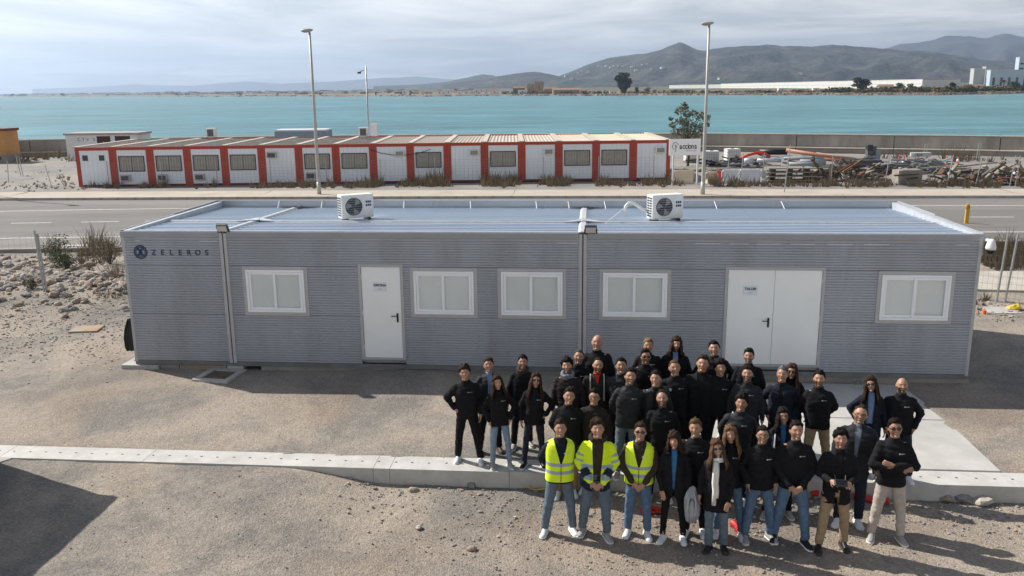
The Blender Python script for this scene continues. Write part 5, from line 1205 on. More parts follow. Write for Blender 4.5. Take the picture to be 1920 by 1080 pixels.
def col_mat(name, rough, spec=.35, bump=0, bscale=60, sheen=0):
    m = bpy.data.materials.new(name); m.use_nodes = True; t = m.node_tree; b = t.nodes['Principled BSDF']; b.inputs['Roughness'].default_value = rough; b.inputs['Specular IOR Level'].default_value = spec
    a = t.nodes.new('ShaderNodeAttribute'); a.attribute_name = 'Col'; t.links.new(a.outputs['Color'], b.inputs['Base Color']); b.inputs['Sheen Weight'].default_value = sheen
    if bump:
        n_ = t.nodes.new('ShaderNodeTexNoise'); n_.inputs['Scale'].default_value = bscale; q = t.nodes.new('ShaderNodeBump'); q.inputs['Strength'].default_value = bump; q.inputs['Distance'].default_value = .01
        c = t.nodes.new('ShaderNodeTexCoord'); t.links.new(c.outputs['Object'], n_.inputs['Vector']); t.links.new(n_.outputs[0], q.inputs['Height']); t.links.new(q.outputs[0], b.inputs['Normal'])
    return m
SKIN_M = col_mat('skin', .5, .4)
CLOTH_M = col_mat('printed_cloth', .75, .25, .3, 40)
def cloth(name, c, rough=.9, spec=.2, k=.75): return mat('cloth_'+name, c, rough, c2=tuple(x*k for x in c), scale=14, spec=spec, bump=.25, bscale=90)
FLEECE = cloth('fleece_black', (.011,.011,.013)); FLEECE_B = cloth('fleece_brownblack', (.026,.020,.018)); NAVYC = cloth('navy', (.014,.017,.030)); GREYC = cloth('charcoal', (.030,.031,.036)); SOFT = cloth('softshell', (.017,.018,.022), .7, .3)
JEAN = cloth('jeans_blue', (.115,.185,.29), .85, .2, .68); JEAN_L = cloth('jeans_light', (.24,.33,.44), .85, .2, .8); JEAN_D = cloth('jeans_dark', (.022,.027,.042)); JEAN_G = cloth('jeans_grey', (.13,.17,.215), .85, .2, .75); TBLK = cloth('trousers_black', (.010,.010,.011)); KHAKI = cloth('khaki', (.36,.265,.165)); BEIGE = cloth('beige', (.50,.435,.385)); KH2 = cloth('tan', (.30,.19,.095))
SHIRT_B = cloth('shirt_blue', (.05,.17,.36)); SHIRT_L = cloth('shirt_lightblue', (.22,.31,.50)); SHIRT_W = cloth('shirt_white', (.66,.68,.72)); SHIRT_R = cloth('shirt_red', (.6,.03,.02)); SHIRT_G = cloth('shirt_grey', (.2,.23,.28)); SHIRT_D = cloth('shirt_black', (.012,.012,.014)); HOOD = cloth('hoodie_brown', (.045,.032,.027)); SCARF_W = cloth('scarf_white', (.72,.70,.66), .9, .2, .85); SCARF_B = cloth('scarf_brown', (.075,.052,.036)); GREYCOAT = cloth('coat_grey', (.42,.43,.45))
SH_W = mat('shoe_white', (.72,.73,.75), .6, c2=(.6,.61,.63), scale=20); SH_G = mat('shoe_grey', (.36,.34,.32), .7, c2=(.27,.26,.25), scale=20); SH_K = mat('shoe_black', (.012,.012,.013), .5); SH_BR = mat('shoe_brown', (.07,.035,.02), .6); SOLE_W = mat('sole_white', (.7,.7,.68), .6); SOLE_D = mat('sole_dark', (.05,.045,.04), .7); SOLE_B = mat('sole_beige', (.45,.4,.33), .7)
LENS = mat('dark_lens', (.006,.006,.007), .12, spec=.6); HAIRM = {}
def hairm(c):
    k = tuple(c)
    if k not in HAIRM:
        m = mat('hair_%d' % len(HAIRM), c, .7, c2=tuple(x*.45 for x in c), scale=30, spec=.12, bump=.8, bscale=70, stretch=(1,1,.2)); HAIRM[k] = m
    return HAIRM[k]
VEST = bpy.data.materials.new('hi_vis_vest'); VEST.use_nodes = True
t = VEST.node_tree; b = t.nodes['Principled BSDF']; b.inputs['Roughness'].default_value = .6
c_ = t.nodes.new('ShaderNodeTexCoord'); sp_ = t.nodes.new('ShaderNodeSeparateXYZ'); t.links.new(c_.outputs['Object'], sp_.inputs[0]); acc = None
for z0 in (1.015, 1.135):
    d_ = t.nodes.new('ShaderNodeMath'); d_.operation = 'COMPARE'; d_.inputs[1].default_value = z0; d_.inputs[2].default_value = .026; t.links.new(sp_.outputs[2], d_.inputs[0])
    if acc is None: acc = d_.outputs[0]
    else:
        s_ = t.nodes.new('ShaderNodeMath'); s_.operation = 'MAXIMUM'; t.links.new(acc, s_.inputs[0]); t.links.new(d_.outputs[0], s_.inputs[1]); acc = s_.outputs[0]
mx_ = t.nodes.new('ShaderNodeMixRGB'); mx_.inputs[1].default_value = (.66,.86,.015,1); mx_.inputs[2].default_value = (.30,.36,.42,1); t.links.new(acc, mx_.inputs[0]); t.links.new(mx_.outputs[0], b.inputs['Base Color'])
YEL = (.66,.86,.015); BAND = (.30,.36,.42)

def lerp(a, b, t): return a+(b-a)*t
def smooth(a, b, x): t = np.clip((x-a)/(b-a), 0, 1); return t*t*(3-2*t)
HC = Vector((0,-.010,1.626)); NECK = Vector((0,.012,1.49)); HS = 1.07
def head_pt(d):
    x, y, z = .0785*d[0], .098*d[1], .116*d[2]
    if d[2] < 0:
        t = -d[2]; x *= 1-.30*t**1.6
        if d[1] > 0: y *= 1-.45*t
        else: y *= 1-.10*t
    if d[1] < 0: y *= .93
    if d[2] > .3: x *= 1-.06*(d[2]-.3)
    return Vector((x, y, z))
def sphere_dirs(nu, nv):
    vs = [(0,0,-1)]
    for i in range(1, nv):
        t = -PI/2+PI*i/nv
        for j in range(nu): vs.append((math.cos(t)*math.cos(2*PI*j/nu), math.cos(t)*math.sin(2*PI*j/nu), math.sin(t)))
    vs.append((0,0,1)); fs = []; e = len(vs)-1
    for j in range(nu):
        k = (j+1) % nu; fs.append((0, 1+k, 1+j)); fs.append((e, e-nu+j, e-nu+k))
        for i in range(nv-2): fs.append((1+i*nu+j, 1+i*nu+k, 1+(i+1)*nu+k, 1+(i+1)*nu+j))
    return vs, fs
SPH = sphere_dirs(28, 20)
def add_hand(mb, wrist, d, n_, curl, side):
    """palm, four fingers and a thumb; d along the hand, n_ the palm's facing"""
    d = d.normalized(); n_ = (n_-d*n_.dot(d)).normalized(); s = d.cross(n_).normalized()*side
    mb.cap(wrist-d*.01, .026, wrist+d*.035, .030, 10)
    R_ = Matrix((s, d, n_)).transposed(); mb.ell(wrist+d*.058, (.041,.050,.017), R_, 12, 8)
    for k, (off, L_) in enumerate(((.031,.068),(.0105,.078),(-.0105,.072),(-.031,.058))):
        p = wrist+d*.095+s*off; a = d+s*off*2.2+n_*curl*.35; a.normalize(); b2 = (d+n_*curl*1.1).normalized(); c2 = (d*.6+n_*curl*1.9).normalized()
        q = p+a*L_*.45; r = q+b2*L_*.33; e = r+c2*L_*.27
        mb.path([p-a*.02, p, q, r, e], [.009,.0092,.0088,.0080,.0058], 6)
    p = wrist+d*.03+s*.03; q = p+(s*.8+d*.7+n_*.3).normalized()*.035; r = q+(d+s*.25+n_*.5*curl).normalized()*.032; mb.path([p-s*.01, p, q, r], [.012,.012,.0105,.007], 6)
POSES = {  # per side: elbow, wrist, hand direction, palm normal, curl   (x outwards from the body)
    'side':   ((.262,.03,1.145), (.282,-.035,.89), (.0,-.12,-1), (-1,0,0), .5),
    'side2':  ((.275,.05,1.15), (.262,-.07,.905), (-.1,-.2,-1), (-1,-.2,0), .7),
    'pocket': ((.318,.07,1.16), (.222,-.075,.945), (-.25,-.05,-1), (-1,0,0), .3),
    'behind': ((.275,.10,1.15), (.12,.175,.955), (-1,.1,-.3), (0,1,0), .4),
    'clasp':  ((.278,-.01,1.15), (.085,-.195,.925), (-.75,-.25,-.65), (-.3,.9,-.3), .8),
    'hold':   ((.272,.0,1.13), (.125,-.245,1.115), (-.35,-.9,.15), (-.8,.1,-.4), .9),
    'hip':    ((.365,.05,1.18), (.215,-.045,1.0), (-.7,-.3,-.4), (-.3,1,0), .5),
    'thigh':  ((.27,.0,1.12), (.20,-.14,.885), (-.2,-.25,-1), (-.2,1,0), .3),
}
def person(sp):
    R = random.Random(sp['id']*7+1); H = sp['H']; fem = sp.get('f', 0); px, py = sp['px']
    gz = sp.get('gz', -.28)
    for _ in range(4):
        p = G(px, py, gz+H-.0); u, v = BF(p.x, p.y)
        if VF <= v <= VB: gz = -.28
        elif 11.2 <= u <= 16.9 and v > VB: gz = -.25
        else: gz = ground_z(p.x, p.y)-.004
    s = H/1.752; bulk = sp.get('bulk', 1)
    face = math.atan2(p.x, p.y)*-.75+sp.get('turn', R.uniform(-.12,.12))
    root = thing('person', sp['label'], 'person', (p.x, p.y, gz), face, 'people posing in front of the grey building'); root.scale = (s*bulk, s*bulk, s); root.rotation_euler = (R.uniform(-.02,.02), R.uniform(-.03,.03), face)
    yaw = sp.get('yaw', R.uniform(-.12,.12)); tilt = sp.get('tilt', R.uniform(.14,.26)); roll = sp.get('roll', R.uniform(-.08,.08))
    HR = Matrix.Rotation(yaw, 3, 'Z') @ Matrix.Rotation(roll, 3, 'Y') @ Matrix.Rotation(-tilt, 3, 'X')
    def hd(q): return NECK+HR @ (Vector(q)*HS+HC-NECK)            # head-local to body
    # ---- pose
    st = sp.get('st', R.uniform(.03,.09))*1.08+.005; dy = R.uniform(-.07,.07); sw = .152 if fem else .176
    legs = []
    for sd_ in (1, -1):
        an = Vector((sd_*(.085+st), dy*sd_, .085)); kn = Vector((sd_*(.092+st*.55), dy*sd_*.5-.025, .485)); hp = Vector((sd_*.09, 0, .88)); legs.append((sd_, hp, kn, an))
    al = sp.get('arms', 'side'); al = al if isinstance(al, tuple) else (al, al); arms = []
    for sd_, nm in ((1, al[0]), (-1, al[1])):
        sh = Vector((sd_*sw, .005, 1.382))
        if nm == 'cross':
            if sd_ > 0: el, wr, hdv, pn, cu = Vector((.275,-.09,1.14)), Vector((-.02,-.225,1.185)), Vector((-1,.02,.25)), Vector((0,1,0)), .6
            else: el, wr, hdv, pn, cu = Vector((-.275,-.09,1.13)), Vector((.07,-.205,1.125)), Vector((1,.12,.1)), Vector((0,1,0)), .3
        else:
            e, w, h_, n_, cu = POSES[nm]; k = R.uniform(-.012,.012)
            el = Vector((sd_*(e[0]+k-(.038 if fem else .02)), e[1]+k, e[2])); wr = Vector((sd_*(w[0]-((.03 if fem else .018) if w[0] > .15 else 0)), w[1], w[2]+k)); hdv = Vector((sd_*h_[0], h_[1], h_[2])); pn = Vector((sd_*n_[0], n_[1], n_[2]))
        arms.append((sd_, nm, sh, el, wr, hdv, pn, cu))
    # ---- body: one continuous figure
    b = MB()
    vs, fs = SPH; b.add([hd(head_pt(d)) for d in vs], fs)
    b.cap(hd((0,-.083,.018)), .009, hd((0,-.1005,-.020)), .0145, 8); b.ell(hd((0,-.078,.033)), (.046,.012,.011), HR, 10, 6); b.ell(hd((0,-.068,-.094)), (.028,.024,.02), HR, 10, 6); b.ell(hd((0,-.080,-.053)), (.024,.012,.012), HR, 10, 6)
    for sd_ in (1,-1): b.ell(hd((sd_*.077,.012,-.006)), (.011,.019,.031), HR, 8, 6); b.ell(hd((sd_*.04,-.066,-.02)), (.02,.015,.02), HR, 8, 6)
    b.cap(Vector((0,.02,1.40)), .062 if not fem else .052, hd((0,.014,-.07)), .058 if not fem else .047, 12)
    b.cap((0,.01,.95), .09, (0,.01,1.38), .09, 12); b.cap((-sw*.8,.01,1.39), .05, (sw*.8,.01,1.39), .05, 10)
    for sd_, hp, kn, an in legs: b.cap(hp, .055, kn, .04, 8); b.cap(kn, .04, an, .03, 8)
    for sd_, nm, sh, el, wr, hdv, pn, cu in arms:
        b.cap(sh, .04, el, .034, 8); b.cap(el, .034, wr, .026, 8); add_hand(b, wr, hdv, pn, cu, sd_)
    me_ = remesh(b, .0095, 1, .5); co = get_co(me_)
    HRi = np.array(HR.inverted()); hc = np.array(hd((0,0,0))); loc = (co-hc) @ HRi.T/HS
    hz = (loc[:,2] > -.16) & (np.abs(loc[:,0]) < .11) & (co[:,2] > 1.42)
    front = hz & (loc[:,1] < -.03)
    for ex in (-.031, .031):
        g = np.exp(-(((loc[:,0]-ex)/.017)**2+((loc[:,2]-.008)/.012)**2))*front; loc[:,1] += g*.006
    co2 = (loc*HS) @ np.array(HR).T+hc; co = np.where(hz[:,None], co2, co); me_.vertices.foreach_set('co', co.astype(np.float32).ravel())
    sk = np.array(sp.get('skin', (.40,.225,.152)))*R.uniform(.88,1.06); hc_ = np.array(sp.get('hc', (.022,.014,.010)))
    C = np.tile(sk, (len(co), 1))
    def mixc(mask, c, k=1.0):
        m_ = (np.clip(mask, 0, 1)*k)[:, None]; C[:] = C*(1-m_)+np.array(c)*m_
    ax = np.abs(loc[:,0]); lz = loc[:,2]
    mixc(front*np.exp(-((ax-.045)/.02)**2-((lz+.025)/.02)**2), sk*np.array((1.12,.78,.75)), .5)
    bd = sp.get('beard', 0)
    if bd:
        zone = smooth(-.022, -.04, lz-.35*np.maximum(0, ax-.03)*1.0)*hz*smooth(.035, .0, loc[:,1])*(1-np.exp(-((ax/.022)**2+((lz+.053)/.009)**2)*.7))
        mixc(zone, hc_*1.1, bd)
    mixc(front*np.exp(-((ax/.022)**4+((lz+.053)/.0075)**2)), sk*np.array((.86,.5,.5)), .8)
    if sp.get('smile', R.random() < .55): mixc(front*np.exp(-((ax/.019)**4+((lz+.0525)/.0045)**2)), (.7,.68,.64), .75)
    mixc(front*np.exp(-(((ax-.032)/.02)**4+((lz-.028)/.0056)**2)), hc_, .8)
    mixc(front*np.exp(-(((ax-.031)/.013)**4+((lz-.0075)/.006)**2)), (.045,.03,.025), .85)
    if sp.get('hair') in ('bald', 'crop'): mixc(hz*smooth(.02, .05, loc[:,1]+lz*.4)*smooth(-.05, .0, lz)*smooth(.10,.06,lz), hc_, .35)
    paint(me_, C); link('body', finish(me_, 'body', [SKIN_M]), root)
    # ---- hair
    hs = sp.get('hair', 'short'); hm_ = hairm(sp.get('hc', (.022,.014,.010)))
    if hs != 'bald':
        th = {'short': .015, 'crop': .006, 'curly': .025, 'long': .017, 'bob': .020, 'recede': .010, 'wavy': .019, 'manlong': .020}[hs]; o3 = Vector((R.uniform(0,30),)*3); mb = MB(); hv = []; qs = R.choice((-1,1))
        for d in vs:
            dx, dy_, dz = d
            thr = lerp(.72, -.02, min(1, max(0, (dy_+.86)/.75))) if dy_ < -.11 else lerp(-.02, -.62, min(1, (dy_+.11)/.7))
            if dy_ < -.2 and .3 < abs(dx) < .85 and hs not in ('bob','long'): thr += .15*math.sin((abs(dx)-.3)/.55*PI)
            if hs == 'recede': thr = thr+.34*max(0, min(1, (-dy_-.05)/.5))
            if hs in ('long','bob','manlong') : thr -= .10+(.45 if dy_ > -.35 else 0)
            if hs == 'bob' and dy_ < -.3: thr -= .24
            if hs in ('wavy','curly') and dy_ < -.3: thr -= .10
            dv_ = Vector(d); mk = float(smooth(-.10, .16, dz-thr+.16*noise.noise(Vector((dx*5, dy_*3, dz*2))+o3)))
            nn = noise.noise(dv_*(3.2 if hs != 'curly' else 5.5)+o3); n2 = noise.noise(Vector((dx*11, dy_*11, dz*4))+o3)
            t_ = th*(1+.75*nn+.7*n2)*((.38 if hs in ('short','crop','recede') else .7)+.85*max(0, dz))+.006*max(0, n2)
            if hs in ('short','wavy') and dy_ < -.1 and dz > .55: t_ *= 1.25+.5*qs*dx
            q = head_pt(d)+dv_*(t_*mk-(1-mk)*.014); hv.append(hd(q))
        mb.add(hv, fs)
        L_ = sp.get('hl', {'long': .36, 'bob': .17, 'manlong': .22, 'wavy': .05}.get(hs, 0))
        if hs in ('long', 'bob', 'manlong'):
            for k in range(34):
                a = lerp(.95, 2*PI-.95, k/33)+R.uniform(-.06,.06); sx, cy = math.sin(a), -math.cos(a); sd_ = 1 if sx > 0 else -1
                p0 = hd((sx*.070, cy*.085, .045)); p1 = hd((sx*.093, cy*.103-.004, -.035)); p2 = hd((sx*.098, cy*.10, -.11)); ln = L_*R.uniform(.8,1.1)
                fwd = -.10 if abs(sx) > .72 and hs == 'long' else (.03 if cy > 0 else -.05)
                pts = [p0, p1, p2]; end = Vector((p2.x+sx*.03, p2.y+fwd*.7+(.03 if cy > .3 else 0), p2.z-(ln-.11))) if ln > .14 else None
                if end is not None:
                    md = (p2+end)/2+Vector((sx*.025+R.uniform(-.012,.012), fwd*.35, 0)); pts += [md, end]
                rs = [.016,.022,.021,.019,.007][:len(pts)]; 
                if len(pts) == 3: rs[-1] = .010
                mb.path(pts, rs, 6)
        mb.build('hair', hm_, root, True)
    # ---- glasses
    g = sp.get('glasses')
    if g:
        mb = MB()
        for sd_ in (1,-1):
            if g == 'sun': mb.ell(hd((sd_*.034,-.0925,.008)), (.028,.007,.021), HR @ Matrix.Rotation(sd_*.22, 3, 'Z'), 12, 6)
            else: mb.path([hd((sd_*.034+.024*math.cos(q), -.0955+.006*abs(math.cos(q))*1, .006+.018*math.sin(q))) for q in np.linspace(0, 2*PI, 13)], .0028, 5)
            mb.path([hd((sd_*.058,-.084,.012)), hd((sd_*.074,-.06,.013)), hd((sd_*.082,.01,.010))], .0035, 5)
        mb.path([hd((-.012,-.098,.012)), hd((.012,-.098,.012))], .0035, 5)
        mb.build('sunglasses' if g == 'sun' else 'glasses', LENS, root, True)
    # ---- trousers
    tr_ = MB(); n = 24
    hipx = .175 if fem else .17
    def ring(z, rx, ry, yo=0): return [(rx*math.copysign(abs(math.cos(2*PI*j/n))**.85, math.cos(2*PI*j/n)), yo+ry*math.copysign(abs(math.sin(2*PI*j/n))**.85, math.sin(2*PI*j/n)), z) for j in range(n)]
    tr_.loft([ring(.83, hipx*.96, .112, .008), ring(.9, hipx, .122, .008), ring(.99, hipx*.94, .115, .004), ring(1.04, hipx*.88, .108)])
    slim = sp.get('slim', .9 if fem else 1)
    for sd_, hp, kn, an in legs:
        tr_.cap(hp+Vector((0,.005,-.02)), .097*slim, kn, .071*slim, 14); tr_.cap(kn, .071*slim, an+Vector((0,.015,.02)), .060*slim*sp.get('flare',1), 14)
    me_ = remesh(tr_, .0165, 3, .5); co = get_co(me_); no = get_no(me_)
    w = np.array([.0075*noise.noise(Vector((c[0]*9+sp['id'], c[1]*9, c[2]*16)))+.006*noise.noise(Vector((c[0]*20, c[1]*20+sp['id'], c[2]*42)))*(1 if c[2] < .6 else .5) for c in co]); co += no*w[:,None]; co[:,2] = np.maximum(co[:,2], .035)
    me_.vertices.foreach_set('co', co.astype(np.float32).ravel()); link('trousers', finish(me_, 'trousers', [sp.get('tr', TBLK)]), root)
    # ---- shoes
    up, so_ = sp.get('shoe', (SH_W, SOLE_W)); key = 'shoe_%s_%s' % (up.name, so_.name)
    if key not in bpy.data.meshes:
        mb = MB(); sec = [(.105,.026,.065),(.092,.036,.088),(.04,.040,.100),(-.02,.041,.088),(-.07,.044,.066),(-.12,.045,.052),(-.155,.036,.042),(-.172,.015,.034)]
        mb.loft([[(hw*math.copysign(abs(math.cos(q))**.7, math.cos(q)), y, .012+h*max(0, math.sin(q))**.8) for q in np.linspace(0, PI, 9)]+[(-hw*.6, y, .012), (hw*.6, y, .012)] for y, hw, h in sec]); mb.cur = 1
        mb.loft([[(hw+.005, y, 0), (hw+.006, y, .026), (-hw-.006, y, .026), (-hw-.005, y, 0)] for y, hw, h in [(.112,.02,0)]+[(a-.0*0, b_, c) for a, b_, c in sec]+[(-.18,.006,0)]])
        me_ = mb.mesh(key, [up, so_], True)
    for sd_, hp, kn, an in legs: link('shoe', bpy.data.meshes[key], root, (an.x, an.y-.015, 0), R.uniform(.12,.35)*sd_)
    # ---- top
    hem = sp.get('hem', .825); jm = sp.get('jk', FLEECE); j = MB(); wst = .152 if fem else .182; ch = .165 if fem else .19
    def torso(k, hem_, top=True):
        rg_ = [ring(hem_, (hipx+.020)*k if hem_ > .8 else (hipx+.03)*k, .132*k, .005)]
        if hem_ < .8: rg_.append(ring(.86, (hipx+.016)*k, .130*k, .005))
        rg_ += [ring(.97, (hipx+.016)*k, .132*k, .004), ring(1.08, (wst+.008)*k, .120*k), ring(1.18, (wst+.014)*k, .124*k, -.002), ring(1.29, ch*k, (.132+(.012 if fem else 0))*k, -.004), ring(1.35, ch*.98*k, .120*k, .003), ring(1.395, ch*.90*k, .104*k, .008), ring(1.432, ch*.68*k, .086*k, .012), ring(1.452, ch*.52*k, .078*k, .013)]
        if top: rg_ += [ring(1.465, .076*k, .072*k, .014), ring(1.508, .070*k, .073*k, .010)]
        return rg_
    j.loft(torso(1, hem))
    for sd_, nm, sh, el, wr, hdv, pn, cu in arms:
        kf = .92 if fem else 1
        j.cap(sh+Vector((-sd_*.015,0,-.01)), .073*kf, el, .060*kf, 12); j.cap(el, .060*kf, wr+(el-wr).normalized()*.012, .045*kf, 12)
    me_ = remesh(j, .0155, 3, .5); co = get_co(me_); no = get_no(me_)
    w = np.array([.008*noise.noise(Vector((c[0]*7+sp['id']*3, c[1]*7, c[2]*9)))+.011*noise.noise(Vector((c[0]*13+c[2]*9, c[1]*13, c[2]*26+sp['id']))) for c in co]); co += no*w[:,None]
    me_.vertices.foreach_set('co', co.astype(np.float32).ravel()); me_.update()
    op = sp.get('open')
    if op:
        w0, w1 = op       # half widths of the opening at the hem and at the collar
        me_ = cull(me_, lambda c: ~((c[:,1] < -.035) & (np.abs(c[:,0]) < w0+(w1-w0)*np.clip((c[:,2]-1.0)/.4, 0, 1)) & (c[:,2] < 1.56) & ((c[:,2] < 1.0)*(w0 > .015) | (c[:,2] >= 1.0))))
        cq = get_co(me_); lim_ = w0+(w1-w0)*np.clip((cq[:,2]-1.0)/.4, 0, 1); nr = (cq[:,1] < -.035) & (np.abs(np.abs(cq[:,0])-lim_) < .011) & (cq[:,2] < 1.56) & ((cq[:,2] >= 1.0) | (w0 > .015)); cq[nr,0] = np.sign(cq[nr,0])*lim_[nr]; me_.vertices.foreach_set('co', cq.astype(np.float32).ravel())
    hv_ = sp.get('hivis')
    if hv_ == 'jacket':
        co = get_co(me_); C = np.tile(np.array(YEL), (len(co), 1))
        for z0 in (.985, 1.115): C[(np.abs(co[:,2]-z0) < .028) & (np.abs(co[:,0]) < .215)] = BAND
        for sd_, nm, sh, el, wr, hdv, pn, cu in arms:
            a, b2 = np.array(el), np.array(wr); ab = b2-a; t_ = ((co-a) @ ab)/(ab @ ab); dist = np.linalg.norm(co-(a+np.clip(t_,0,1)[:,None]*ab), axis=1); fore = (dist < .075) & (t_ > .02) & (t_ < 1.2)
            C[fore & (t_ > .38) & (t_ < .72)] = (.012,.016,.04)
            a2, b3 = np.array(sh), np.array(el); ab2 = b3-a2; t2 = ((co-a2) @ ab2)/(ab2 @ ab2); d2 = np.linalg.norm(co-(a2+np.clip(t2,0,1)[:,None]*ab2), axis=1); upa = (d2 < .085) & (np.abs(co[:,0]) > .19)
            C[upa & (((t2 > .42) & (t2 < .58)) | ((t2 > .78) & (t2 < .92)))] = BAND
        C[co[:,2] < .885] = (.012,.016,.04)
        paint(me_, C); jo = link('jacket', finish(me_, 'jacket', [CLOTH_M]), root)
    else: jo = link('jacket', finish(me_, 'jacket', [jm]), root)
    if op or sp.get('shirt'):
        k = .89; mb = MB(); mb.loft(torso(k, max(.9, hem+.02))); mb.build('shirt', sp.get('shirt', SHIRT_D), root, True)
    jco = get_co(jo.data); jb = BVHTree.FromPolygons([Vector(c) for c in jco], [tuple(q.vertices) for q in jo.data.polygons])
    if hv_ == 'vest':
        mb = MB(); n0 = n; n = 84
        def ring(z, rx, ry, yo=0): return [(rx*math.copysign(abs(math.cos(2*PI*j_/n))**.85, math.cos(2*PI*j_/n)), yo+ry*math.copysign(abs(math.sin(2*PI*j_/n))**.85, math.sin(2*PI*j_/n)), z) for j_ in range(n)]
        zz = list(np.linspace(.87, 1.40, 44))+[1.41,1.42,1.43,1.44,1.45,1.458,1.465]; rx = np.interp(zz, [.86,.97,1.08,1.18,1.29,1.37,1.42,1.445,1.465], [.212,.206,.202,.206,.214,.214,.200,.160,.100]); ry = np.interp(zz, [.86,1.08,1.29,1.36,1.415,1.465], [.156,.148,.156,.144,.124,.097])
        mb.loft([ring(z, a, c) for z, a, c in zip(zz, rx, ry)], cap=False); vm_ = mb.mesh('vest', VEST)
        vm_ = cull(vm_, lambda c: ~((c[:,1] < 0) & (np.abs(c[:,0]) < .008+.27*np.maximum(0, c[:,2]-1.14))))
        co = get_co(vm_); lim_ = .008+.27*np.maximum(0, co[:,2]-1.14); near_ = (co[:,1] < 0) & (np.abs(co[:,0]) < lim_+.012); co[near_,0] = np.sign(co[near_,0])*lim_[near_]; co[:,1] += .008*np.array([noise.noise(Vector((c[0]*8, sp['id'], c[2]*7))) for c in co])*np.sign(co[:,1]); vm_.vertices.foreach_set('co', co.astype(np.float32).ravel())
        link('vest', finish(vm_, 'vest', [VEST]), root); n = n0
        vb = MB(); vb.tube((0,-.158,.88),(0,-.162,1.13),.004,n=5); vb.build('zip', BLACK, root)
    # ---- small print on the chest
    if sp.get('logo', 1) and not op and hv_ != 'jacket':
        x, z = .088, 1.315
        h = jb.ray_cast(Vector((x, -.6, z)), Vector((0,1,0)))
        if h[0] is not None:
            yy = h[0].y-(.03 if hv_ == 'vest' else .006); nn = h[1]; link('chest_print', CHEST, root, (x, yy, z), (PI/2-.12, 0, .28))
    # ---- extras
    ex = sp.get('extra', ())
    if 'scarf_white' in ex or 'scarf_brown' in ex or 'scarf_grey' in ex:
        m_ = SCARF_W if 'scarf_white' in ex else SCARF_B if 'scarf_brown' in ex else SHIRT_G; mb = MB()
        for k in range(2): mb.path([(.083*math.sin(q), .008-.085*math.cos(q)-.01*k, 1.475+.035*k+.022*math.cos(q)*-1+.012*math.sin(3*q+k)) for q in np.linspace(0, 2*PI, 19)], [.030+.006*math.sin(5*q+k) for q in range(19)], 8)
        if m_ is SCARF_W:
            for x0, zl in ((-.035,.80),(.0,.92)): mb.loft([[(x0+.006*math.sin(z*20)-.032, y, z), (x0+.006*math.sin(z*20), y-.016, z), (x0+.006*math.sin(z*20)+.032, y, z), (x0, y+.012, z)] for z, y in [(1.46,-.10),(1.38,-.135),(1.28,-.157),(1.15,-.155),(1.02,-.15),(zl,-.165)]])
        mb.build('scarf', m_, root, True)
    if 'straps' in ex:
        for sd_ in (1,-1):
            mb = MB(); pts = []
            for z in (1.05,1.15,1.25,1.33,1.39):
                h = jb.ray_cast(Vector((sd_*.115, -.6, z)), Vector((0,1,0))); 
                if h[0] is not None: pts.append(Vector((sd_*.115, h[0].y-.006, z)))
            pts += [Vector((sd_*.112, -.04, 1.465)), Vector((sd_*.11, .06, 1.455))]
            mb.path(pts, .011, 6); mb.build('backpack_strap', mat('strap_grey', (.42,.42,.43), .6), root)
    if 'vneck' in ex: MB().add([(-.042,-.093,1.50),(.042,-.093,1.50),(.012,-.150,1.37),(-.012,-.150,1.37)], [(0,1,2,3)]).build('shirt_front', sp['shirt'], root)
    if 'collar' in ex: 
        mb = MB(); mb.loft([ring(1.455,.066,.066,.012), ring(1.502,.062,.064,.010)]); mb.build('collar', sp['collar'], root, True)
    if 'hood' in ex:
        mb = MB(); mb.path([(.095*math.sin(q), .035-.095*math.cos(q), 1.47+.03*(1-math.cos(q))*.8) for q in np.linspace(.5, 2*PI-.5, 15)], .034, 8); mb.build('hood', HOOD, root, True)
    if 'strap_bag' in ex: MB().path([(-.11,-.13,1.05),(-.125,-.14,1.2),(-.12,-.12,1.33),(-.11,-.03,1.455),(-.11,.09,1.40),(-.12,.14,1.1)], .012, 6).build('bag_strap', SCARF_W, root)
    if 'stripes' in ex:
        for k in range(4): MB().box(-.045,.045,-.158,-.150,1.17+k*.055,1.192+k*.055).build('shirt_stripe', SHIRT_W, root)
    sp['root'] = root; sp['arms_'] = arms; return root
cu_ = text_mesh('ZELEROS', .0145, mat('chest_white', (.5,.5,.52), .6), .0012); 
def chest_mesh():
    mb = MB(); ri = [[(-.042+r*math.cos(2*PI*j/16), r*math.sin(2*PI*j/16)+.006, z) for j in range(16)] for r, z in ((.0095,-.001),(.0095,.0022),(.003,.0022))]; mb.loft(ri)
    me_ = cu_.copy(); o0 = len(me_.vertices); vs = [tuple(v.co) for v in me_.vertices]; fs = [tuple(p.vertices) for p in me_.polygons]
    vs += mb.v; fs += [tuple(i+o0 for i in f) for f in mb.f]; out = bpy.data.meshes.new('chest_print'); out.from_pydata(vs, [], fs); out.materials.append(MATS['chest_white']); return out
CHEST = chest_mesh()
BK = (.014,.010,.008); BR = (.045,.026,.015); LBR = (.12,.070,.036); BLD = (.26,.16,.085); GRY = (.16,.155,.15); GDK = (.07,.065,.062)
WS = (SH_W, SOLE_W); GS = (SH_G, SOLE_W); KS = (SH_K, SOLE_D); KW = (SH_K, SOLE_W); BS = (SH_BR, SOLE_D)
